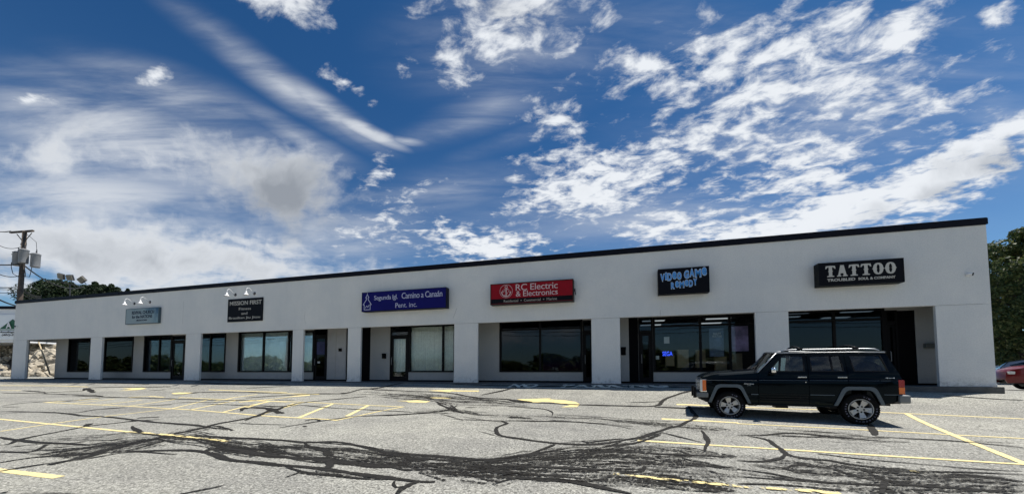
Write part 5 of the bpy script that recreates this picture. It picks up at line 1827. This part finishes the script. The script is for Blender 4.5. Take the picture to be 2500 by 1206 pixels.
# ------------------------------------------------------------------ generic modern cars at the right
def make_car(label, m_body, loc, rz, L=4.55, H=1.62, W=.91):
    r_ = empty('parked_car', loc, rz)
    tag(r_, label, 'car')
    # x: 0 front .. -L rear ; upper outline
    up = [(0, .45), (-.02, .72), (-.12, .86), (-.5, .97), (-1.15, 1.06), (-1.75, 1.43), (-2.1, 1.57), (-2.7, H), (-3.5, H - .05), (-4.05, 1.45), (-4.42, 1.10), (-4.52, .9), (-4.55, .55), (-4.45, .36)]
    def wf(x, z):
        h = interp(z, [.3, .6, .95, 1.05, 1.6], [W - .05, W, W - .02, W - .05, W - .28])
        if x > -.6:
            h -= .30 * ((x + .6) / .6) ** 2
        if x < -4.0:
            h -= .22 * ((-4.0 - x) / .55) ** 2
        return h
    def arcp(cx_, r0):
        return [(cx_ + r0 * math.cos(q), .33 + r0 * math.sin(q)) for q in np.linspace(0, math.pi, 11)]
    wf_, wr_ = -.92, -3.62
    outer = [(-.05, .30)] + arcp(wf_, .38) + [(wf_ - .38, .28)] + arcp(wr_, .38) + [(-4.45, .34)] + up[::-1][1:]
    win = [(-1.38, 1.09), (-3.0, 1.10), (-3.95, 1.16), (-4.03, 1.28), (-3.5, 1.46), (-2.7, 1.52), (-2.15, 1.48), (-1.80, 1.36)]
    for s in (1, -1):
        link('body_side', side_panel(outer, [win], side=s, wfun=wf, zc=(.5, .7, .9, 1.05, 1.2, 1.35), thick=.04, xcut=.15), m_body, r_)
        link('side_window', side_panel(win, off=-.01, side=s, wfun=wf, zc=(1.2, 1.35), thick=.004), M['carglass_dark'], r_)
        mb = MB()
        mb.box(-.30, -.05, min(.45 * s, .78 * s), max(.45 * s, .78 * s), .68, .80)
        mb.build('headlight', M['clearlens'], r_, bevel=.02)
        mb = MB(); mb.box(-4.52, -4.30, min(.5 * s, .80 * s), max(.5 * s, .80 * s), .92, 1.04)
        mb.build('tail_lamp', M['redlens'], r_, bevel=.02)
        mb = MB(); mb.box(-1.62, -1.45, min(.90 * s, 1.06 * s), max(.90 * s, 1.06 * s), 1.04, 1.17)
        mb.build('mirror', m_body, r_, bevel=.03)
        for cx_ in (wf_, wr_):
            w0 = empty('wheel', (cx_, .78 * s, .335)); w0.parent = r_
            b_ = MB(); b_.lathe([(.22, -.1), (.32, -.11), (.335, -.07), (.335, .07), (.32, .11), (.22, .1)], n=36)
            b_.build('tyre', M['rubber'], w0, smooth=True)
            b_ = MB(); b_.lathe([(0, .06 * s), (.05, .08 * s), (.21, .09 * s), (.225, .10 * s), (.22, .02 * s)], n=30)
            for k in range(5):
                q = k * 2 * math.pi / 5
                b_.prism([(.04, -.02), (.21, -.03), (.21, .03), (.04, .02)], lambda p, kk: (p[0] * math.cos(q) - p[1] * math.sin(q), (.105 if kk else .07) * s, p[0] * math.sin(q) + p[1] * math.cos(q)))
            b_.build('rim', M['satin'], w0)
    mb = MB()
    N = 12
    groups = {'body_top': (0, 4), 'windscreen': (4, 6), 'roof': (6, 9), 'rear_glass': (9, 10), 'tail': (10, 13)}
    for nm, (i0, i1) in groups.items():
        b_ = MB()
        v = []
        for i in range(i0, i1 + 1):
            x, z = up[i]
            for q in np.linspace(-1, 1, N):
                y = wf(x, z) * q
                v.append((x + .12 * (1 - q * q) * (1 if i < 4 else (.5 if i < 7 else 0)), y, z + .05 * (1 - q * q) * (1 if 2 < i < 10 else .2)))
        b_.add(v, [(i * N + j, i * N + j + 1, (i + 1) * N + j + 1, (i + 1) * N + j) for i in range(i1 - i0) for j in range(N - 1)])
        b_.build(nm, M['carglass_dark'] if 'glass' in nm or 'screen' in nm else m_body, r_, smooth=True)
    mb.box(-4.3, -.2, -.7, .7, .26, .5)
    mb.build('underbody', M['blackplastic'], r_)
    mb = MB(); mb.box(-4.0, -1.3, -.6, .6, .5, 1.0)
    mb.build('cabin', M['seat'], r_)
    mb = MB(); mb.box(-.04, .02, -.4, .4, .42, .62)
    mb.build('grille', M['blackplastic'], r_, bevel=.02)
    return r_
M['car_red'] = mat('metallic_red_paint', (.13, .002, .006), .35, spec=.3, coat=.5)
M['car_silver'] = mat('silver_paint', (.30, .32, .35), .3, metal=.4, coat=.8)
M['car_white'] = mat('white_car_paint', (.55, .57, .58), .3, coat=.8)
def put_car(px, py, dep, ang, label, m_, nose_left, H, L=4.55):
    q = at(px, py, dep)
    hx, hy = math.cos(R(ang)), math.sin(R(ang))
    x, y = float(q[0]), float(q[1])
    if not nose_left:
        x += hx * L
        y += hy * L
    make_car(label, m_, (x, y, float(q[2])), R(ang), L=L, H=H)
put_car(2441, 951, 16.6, 160, 'low red car with its nose beside the right corner of the mall', M['car_red'], True, 1.5)
put_car(2431, 937, 26, -28, 'silver crossover with tapered side glass parked behind the red car', M['car_silver'], False, 1.62)
put_car(2425, 915, 40, 165, 'white car parked far behind under the trees right of the mall', M['car_white'], True, 1.6)

# ------------------------------------------------------------------ trees
def leaves(mb_v, mb_f, c, rad, n, size, rg, flat=.8):
    for _ in range(n):
        while True:
            d = Vector((rg.uniform(-1, 1), rg.uniform(-1, 1), rg.uniform(-1, 1)))
            if d.length_squared < 1:
                break
        d = d.normalized() * (d.length ** .45)
        p = Vector(c) + Vector((d.x * rad, d.y * rad, d.z * rad * flat))
        nrm = (d + Vector((rg.gauss(0, .6), rg.gauss(0, .6), rg.gauss(.5, .6)))).normalized()
        a = nrm.orthogonal().normalized()
        a.rotate(Matrix.Rotation(rg.uniform(0, 6.28), 3, nrm))
        b = nrm.cross(a)
        s = size * rg.uniform(.6, 1.3)
        k = len(mb_v)
        mb_v += [tuple(p - a * s), tuple(p + b * s * .55 + nrm * s * .15), tuple(p + a * s), tuple(p - b * s * .55 + nrm * s * .15)]
        mb_f.append((k, k + 1, k + 2, k + 3))
def tree(name, label, base, h, crown_r, crown_z0, nclump, nleaf, size, m_l, m_t, seed, flat=.8, group=None, clump=.28, conic=False, cat='tree'):
    rg = random.Random(seed)
    r_ = empty(name, base)
    tag(r_, label, cat, group)
    v, f = [], []
    tb = MB()
    tb.tube([(0, 0, -.3), (rg.uniform(-.1, .1), .05, h * .35), (rg.uniform(-.2, .2), -.05, h * .7), (0, 0, h * .93)], [h * .028, h * .022, h * .012, h * .003], 9)
    for i in range(nclump):
        u = (i + rg.random()) / nclump
        z = crown_z0 + (h - crown_z0) * u
        an = rg.uniform(0, 6.283)
        env = (1 - u) ** .8 if conic else math.sqrt(max(.05, 1 - (1.75 * (u - .42)) ** 2))
        rr_ = crown_r * env * math.sqrt(rg.uniform(.12, 1))
        c = Vector((rr_ * math.cos(an), rr_ * math.sin(an), z))
        cr = crown_r * clump * rg.uniform(.6, 1.3) * (env * .6 + .4)
        leaves(v, f, c, cr, int(nleaf * rg.uniform(.7, 1.3)), size, rg, flat)
        if i % 2 == 0:
            z0 = max(crown_z0 * .7, z - rr_ * .6)
            tb.tube([(0, 0, z0), (c.x * .5, c.y * .5, (z0 + z) / 2 + .1), tuple(c)], [h * .010, h * .006, h * .002], 5, caps=False)
    me = bpy.data.meshes.new('crown')
    me.from_pydata(v, [], f)
    link('crown', me, m_l, r_)
    tb.build('trunk', m_t, r_, smooth=True)
    return r_
M['leaf_maple'] = m_leaf('maple_leaves', (.03, .06, .02), (.065, .10, .03), (.16, .17, .06))
M['leaf_dark'] = m_leaf('dark_evergreen_leaves', (.008, .020, .007), (.014, .032, .009), (.03, .05, .015))
M['bark'] = mat('bark', (.07, .055, .04), .9, var=.3, bump=.02, bscale=14)
q = at(2530, 900, 27)
tree('maple_tree', 'large leafy tree right of the mall behind the parked cars', (float(q[0]), float(q[1]), -.2), 10.9, 3.7, 1.6, 130, 260, .12, M['leaf_maple'], M['bark'], 5, .75, clump=.26)
q = at(2560, 900, 40)
tree('maple_tree', 'second leafy tree far behind the first at the right edge', (float(q[0]), float(q[1]), -.2), 12, 5.5, .5, 110, 240, .20, M['leaf_maple'], M['bark'], 8, .8, clump=.3)
q = at(2440, 900, 62)
tree('leafy_tree', 'low dark bushy tree far behind the silver car', (float(q[0]), float(q[1]), -.2), 4.6, 5, .0, 50, 150, .25, M['leaf_dark'], M['bark'], 18, .8, clump=.35)
EV = [(122, 690, 62, 2.6, 0, 'dark rounded evergreen rising above the roof beside the utility pole'), (160, 693, 60, 2.4, 0, 'dark rounded evergreen behind the flood lights'),
      (207, 700, 64, 2.0, 1, 'dark pointed evergreen just right of the flood lights'), (232, 692, 61, 1.6, 1, 'tallest of the ragged dark evergreens right of the flood lights'), (252, 698, 63, 1.7, 1, 'dark evergreen with a ragged tip between two taller ones'),
      (272, 697, 62, 1.4, 1, 'slim dark evergreen second from the right over the roof edge'), (286, 704, 62, 1.6, 1, 'dark evergreen whose low top meets the black roof edge'), (312, 706, 60, .7, 1, 'small dark evergreen tip just showing over the roof edge')]
for i, (px, ytop, dep, rad, con, lb) in enumerate(EV):
    q = at(px, ytop, dep)
    zb = 1.8
    h_ = float(q[2]) - zb
    tree('evergreen_tree', lb, (float(q[0]), float(q[1]), zb), h_, rad * (1.5 if con else 1.15), h_ - 4.2, 70 if con else 60, 150, .17, M['leaf_dark'], M['bark'], 30 + i, .9, clump=.30 if con else .42, conic=bool(con))

# ------------------------------------------------------------------ rock bank and neighbour building at the left
rb = MB()
nx, ny = 40, 24
v = []
for j in range(ny):
    for i in range(nx):
        x = -95 + i * 1.55
        y = 9.5 + j * 1.0
        z = -.3 + 4.1 * (1 - (1 - min(1, max(0, (y - 9.8) / 6.0))) ** 1.3) + .25 * noise.noise(Vector((x * .4, y * .4, 0)))
        v.append((x, y, z))
rb.add(v, [(j * nx + i, j * nx + i + 1, (j + 1) * nx + i + 1, (j + 1) * nx + i) for j in range(ny - 1) for i in range(nx - 1)])
tag(rb.build('hillside', M['soil'], smooth=True), kind='structure')
def rock_mesh(seed):
    rg = random.Random(seed)
    bm = bmesh.new()
    pts = [Vector((rg.gauss(0, 1), rg.gauss(0, 1), rg.gauss(0, 1))).normalized() for _ in range(16)]
    for p in pts:
        bm.verts.new((p.x * rg.uniform(.42, .55), p.y * rg.uniform(.38, .5), p.z * rg.uniform(.28, .4)))
    r_ = bmesh.ops.convex_hull(bm, input=bm.verts)
    for g in [g for g in r_['geom_interior'] if isinstance(g, bmesh.types.BMVert)]:
        bm.verts.remove(g)
    me = bpy.data.meshes.new('rock')
    bm.to_mesh(me)
    bm.free()
    me.materials.append(M['rock'])
    return me
rocks = [rock_mesh(i) for i in range(9)]
rg = random.Random(3)
nr = 0
for row in range(9):
    for k in range(26):
        px = -14 + k * 6.4 + rg.uniform(-3, 3)
        if 30 < px < 58 and rg.random() < .7:
            continue
        yy_ = 10.0 + row * .68 + rg.uniform(-.2, .2)
        P = onY(px, 900, yy_)
        x = float(P[0])
        z = -.3 + 4.1 * (1 - (1 - min(1, max(0, (yy_ - 9.8) / 6.0))) ** 1.3)
        o = bpy.data.objects.new('boulder', rocks[rg.randrange(9)])
        C.objects.link(o)
        o.location = (x, yy_ - .25, z + rg.uniform(.08, .38))
        s = rg.choice([.45, .6, .75, .95, 1.3])
        o.scale = (s * 1.25, s, s)
        o.rotation_euler = (rg.uniform(-1.2, 1.2), rg.uniform(-1.2, 1.2), rg.uniform(0, 6.3))
        tag(o, 'angular tan-grey boulder in the rock bank behind the left end of the mall', 'boulder', 'boulders piled on the bank behind the mall')
        nr += 1
stk = MB()
a_ = at(94, 834, 29.5); b_ = at(121, 910, 27.5)
stk.tube([tuple(b_), tuple(a_)], .05, 4)
tag(stk.build('lumber_post', M['plankwood']), 'pale wooden post leaning on the rocks, seen through the left passage', 'post')

nb = empty('neighbour_building', tuple(float(c) for c in at(10, 905, 46)))
tag(nb, 'white building with dark roof edge and green sign on the rock bank', 'building')
o_ = Vector(nb.location)
def q46(px, py, dep=46):
    return Vector([float(c) for c in at(px, py, dep)])
def slab(pxa, pxb, pya, pyb, dep, th, name, m, parent):
    a1, b1 = q46(pxa, pya, dep), q46(pxb, pya, dep)
    zt = q46(.5 * (pxa + pxb), pya, dep).z
    zb_ = q46(.5 * (pxa + pxb), pyb, dep).z
    d = (b1 - a1); d.z = 0; d.normalize()
    n = Vector((-d.y, d.x, 0)) * th
    a1.z = b1.z = zb_
    up_ = Vector((0, 0, zt - zb_))
    vs_ = [a1, b1, b1 + n, a1 + n]
    vs_ += [v_ + up_ for v_ in vs_]
    mb = MB()
    mb.add([tuple(v_ - o_) for v_ in vs_], [(0, 3, 2, 1), (4, 5, 6, 7), (0, 1, 5, 4), (1, 2, 6, 5), (2, 3, 7, 6), (3, 0, 4, 7)])
    return mb.build(name, m, parent), a1, d, zt, zb_
slab(-180, 66, 754, 836, 46, 8, 'wall', M['white'], nb)
slab(-185, 68, 747, 754, 45.9, 8.5, 'roof_edge', M['black_trim'], nb)
bn, a1, d_, zt, zb_ = slab(-120, 58, 768, 829, 45.8, .1, 'sign_panel', mat('white_banner', (.88, .9, .9), .5), nb)
slab(-120, 58, 829, 833, 45.85, .15, 'base_trim', M['blackplastic'], nb)
def on_sign(poly, name, m, dep=45.7):
    mb = MB()
    pts = [q46(x_, y_, dep) - o_ for x_, y_ in poly]
    tri = tessellate_polygon([[Vector((x_, -y_, 0)) for x_, y_ in poly]])
    mb.add([tuple(p_) for p_ in pts], tri)
    mb.build(name, m, nb, fix=False)
gm = mat('dark_green_sign', (.008, .10, .05), .5)
on_sign([(-2, 803), (31, 779), (64, 803)], 'sign_roof_emblem', gm)
on_sign([(-2, 804.2), (64, 804.2), (64, 806), (-2, 806)], 'sign_underline', gm, 45.7)
def sign_text(txt, pxa, pxb, pya, pyb, m, dep=45.6, **k):
    vs_, fs = text_mesh(txt, **k)
    X = [v_[0] for v_ in vs_]; Y_ = [v_[1] for v_ in vs_]
    mb = MB()
    out = []
    for v_ in vs_:
        u = (v_[0] - min(X)) / (max(X) - min(X)); w__ = (v_[1] - min(Y_)) / (max(Y_) - min(Y_))
        out.append(tuple(q46(pxa + (pxb - pxa) * u, pyb + (pya - pyb) * w__, dep) - o_))
    mb.add(out, fs)
    mb.build('sign_lettering', m, nb, fix=False)
sign_text('A', 14, 27.5, 786, 801.5, M['white'], serif=True, bold=.04)
sign_text('RoofingCo', 0, 44, 808, 813.5, M['blackplastic'], shear=.2, bold=.03)
sign_text('(401)-2', 4, 33, 815, 820.5, M['blackplastic'], shear=.2, bold=.03)

# ------------------------------------------------------------------ utility pole, wires, floodlights
dp = 30.0
pb = at(35, 925, dp)
PX, PY_ = float(pb[0]), float(pb[1])
def pz(py):
    return float(at(50, py, dp)[2])
up_ = empty('utility_pole', (PX, PY_, 0))
tag(up_, 'weathered wooden utility pole with three grey transformers at the far left', 'utility pole')
zt = pz(557)
mb = MB(); mb.tube([(0, 0, -.5), (0, 0, zt * .5), (.03, 0, zt)], [.19, .165, .13], 14)
mb.build('pole', M['wood'], up_, smooth=True)
rdir = Vector((cp, sp, 0))     # sideways direction in which the crossarm runs
def rp(r_, z_, f_=0.0):
    return tuple(rdir * r_ + Vector((-sp, cp, 0)) * f_ + Vector((0, 0, z_)))
mb = MB()
mb.tube([rp(-1.15, zt - .12), rp(.72, zt + .02)], .09, 4)
mb.tube([rp(-.9, zt - .2, -.12), rp(.75, zt - .08, -.12)], .05, 4)
mb.tube([rp(-.6, zt - .25), rp(0, zt - .95)], .03, 4)
mb.tube([rp(.6, zt - .15), rp(0, zt - .95)], .03, 4)
mb.build('crossarm', M['wood'], up_)
for (rx_, fz, zz0) in ((-.55, .1, zt - 2.25), (.40, -.25, zt - 2.15), (.98, .05, zt - 2.4)):
    t0 = empty('transformer', rp(rx_, zz0 - .55, fz)); t0.parent = up_
    mb = MB(); mb.lathe([(0, 0), (.24, 0), (.27, .04), (.27, .98), (.29, 1.02), (.29, 1.07), (.17, 1.15), (0, 1.17)], (0, 0, 0), 'Z', 20)
    o = mb.build('tank', M['galv'], t0); set_smooth_angle(o.data, .5)
    mb = MB()
    mb.tube([(0.08, 0, 1.1), (.08, 0, 1.45)], [.045, .03], 8)
    mb.tube([(-.1, .05, 1.1), (-.1, .05, 1.32)], [.04, .03], 8)
    mb.build('bushing', M['darkgrey'], t0)
mb = MB()
mb.tube([rp(-.9, zt - 1.9), rp(1.0, zt - 1.9)], .04, 6)
mb.box(-.12, .12, -.12, .12, zt - 1.2, zt - 1.0)
mb.build('bracket', M['darkgrey'], up_)
def wire(a, b, sag, label, r_=.022, group='overhead wires at the left', n=18):
    a = Vector(a); b = Vector(b)
    mb = MB()
    mb.tube([tuple(a.lerp(b, k / n) - Vector((0, 0, sag * 4 * (k / n) * (1 - k / n)))) for k in range(n + 1)], r_, 5)
    o = mb.build('cable', M['wire'])
    tag(o, label, 'cable', group)
def A3(px, py, d):
    return [float(c) for c in at(px, py, d)]
PB = Vector((PX, PY_, 0))
wire(A3(-60, 548, 27), PB + Vector(rp(-1.1, zt + .02)), .25, 'thin wire running left from the tip of the pole crossarm')
wire(A3(-60, 556, 28), PB + Vector(rp(-.3, zt + .02)), .2, 'thin wire running left just under the topmost one')
wire(A3(-60, 536, 30), PB + Vector(rp(-.2, zt - 1.3)), .9, 'slack wire drooping from the pole top towards the left edge')
wire(A3(-40, 643, 29), PB + Vector((0, 0, pz(640))), .1, 'thick bundled cable reaching the pole below the transformers from the left', .05)
wire(PB + Vector((0, 0, pz(640))), A3(205, 700, 50), .9, 'service cable sloping down from the pole towards the flood lights', .05)
wire(A3(-40, 642, 29.2), PB + Vector((0, 0, pz(668))), .5, 'looped cable sagging left of the pole below the transformers', .03)
for k, (ya, yb, yc) in enumerate(((699, 698, 719), (703, 704, 724), (712, 712, 728), (700, 699, 722))):
    lb = ['uppermost', 'second', 'lowest', 'third'][k]
    wire(A3(-40, ya + .5, 29), PB + Vector((0, 0, pz(yb))), .05, '%s of the level phone cables left of the pole' % lb, .022)
    wire(PB + Vector((0, 0, pz(yb))), A3(100, yc + 4, 46), .25, '%s of the phone cables falling right of the pole' % lb, .026)
wire(A3(-30, 716, 24), A3(42, 747, 29), .1, 'thick dark guy cable crossing low at the left edge', .05)
mb = MB()
for (a, b, c_) in ((.42, .5, .75), (1.02, .9, 1.3), (-.62, -.5, -.2)):
    mb.tube([rp(a, zt - 2.6, -.2), rp(a + .02, zt - 3.0, -.2), rp(b, zt - 3.5, -.15), rp(c_ * .6, zt - 3.75, -.1), rp(0, zt - 3.65, 0)], .022, 5)
mb.tube([rp(.1, zt - .2), rp(.6, zt - .5, -.1), rp(1.0, zt - .9, 0), rp(1.02, zt - 1.5, .05)], .015, 5)
mb.tube([rp(.1, zt - .9), rp(.35, zt - .7, -.2), rp(.5, zt - 1.1, -.2), rp(.5, zt - 1.3, -.25)], .015, 5)
mb.build('jumper_wire', M['wire'], up_)

fl = empty('floodlight_mast', A3(173, 735, 46))
tag(fl, 'mast with three flood lights in front of the evergreens', 'flood lights')
fo = Vector(fl.location)
mb = MB()
mb.tube([(0, 0, -3), tuple(Vector(A3(171, 693, 46)) - fo)], .06, 8)
mb.tube([tuple(Vector(A3(146, 688, 46)) - fo), tuple(Vector(A3(172, 694, 46)) - fo), tuple(Vector(A3(196, 697, 46)) - fo)], .05, 6)
mb.build('mast', M['darkgrey'], fl)
for (px, py, tl_) in ((147, 675, .25), (169, 678, .0), (198, 683, -.6)):
    c0 = Vector(A3(px, py, 45.8)) - fo
    h0 = empty('floodlight', tuple(c0)); h0.parent = fl
    h0.rotation_euler = (R(20), tl_, PH)
    mb = MB(); mb.box(-.34, .34, -.05, .05, -.30, .30)
    mb.build('lens', mat('floodlight_lens', (.16, .15, .12), .3) if px == 147 else bpy.data.materials['floodlight_lens'], h0, bevel=.02)
    mb = MB(); mb.box(-.38, .38, .052, .22, -.34, .34); mb.tube([(0, .1, -.3), (0, .1, -.62)], .04, 6)
    mb.build('housing', M['darkgrey'], h0, bevel=.04)

# small wall lamp on the hidden right side of the mall
wl = empty('wall_lamp', (XR + .001, .9, 2.95))
tag(wl, 'small white lamp on the right end wall just past the corner', 'wall lamp')
mb = MB(); mb.box(0, .05, -.06, .06, -.08, .08)
mb.build('base', M['white'], wl)
mb = MB(); mb.lathe([(0, .06), (.05, .05), (.07, 0), (.05, -.05), (0, -.06)], (.09, 0, 0), 'Z', 12)
mb.build('globe', M['white'], wl, smooth=True)

# ------------------------------------------------------------------ across the street, seen in the shop windows
protos = [tree('street_tree', 'leafy tree standing across the street behind the photographer', (-8 + 14 * i, -78, -1.3), 6.5 + i, 4.6, .4, 30, 80, .55, M['leaf_maple'], M['bark'], 60 + i, .9, clump=.40, group='trees across the street') for i in range(2)]
for i in range(30):
    src = protos[i % 2]
    c = src.copy()
    C.objects.link(c)
    c.location = (-235 + i * 10.2 + rg.uniform(-2.5, 2.5), -78 - rg.uniform(-4, 10), -1.3)
    c.rotation_euler = (0, 0, rg.uniform(0, 6.28))
    k = rg.uniform(.65, 1.1)
    c.scale = (1.15, 1.15, k)
    for ch in list(src.children):
        d = ch.copy()
        C.objects.link(d)
        d.parent = c
for k in range(5):
    mb = MB()
    z = 8.5 - k * .55
    n = 60
    mb.tube([(-140 + 240 * j / n, -38, z - .5 * 4 * ((j / n * 6) % 1) * (1 - (j / n * 6) % 1)) for j in range(n + 1)], .05, 4)
    tag(mb.build('street_cable', M['wire']), 'overhead cable strung along the street behind the photographer', 'cable', 'cables along the street')
for x in (-60, -20, 20, 60):
    mb = MB(); mb.tube([(x, -38, -1.5), (x, -38, 10)], [.18, .13], 8)
    mb.tube([(x, -38, 9), (x + .01, -36.8, 9)], .06, 4)
    tag(mb.build('street_pole', M['wood']), 'plain wooden pole across the street behind the photographer', 'utility pole', 'poles across the street')
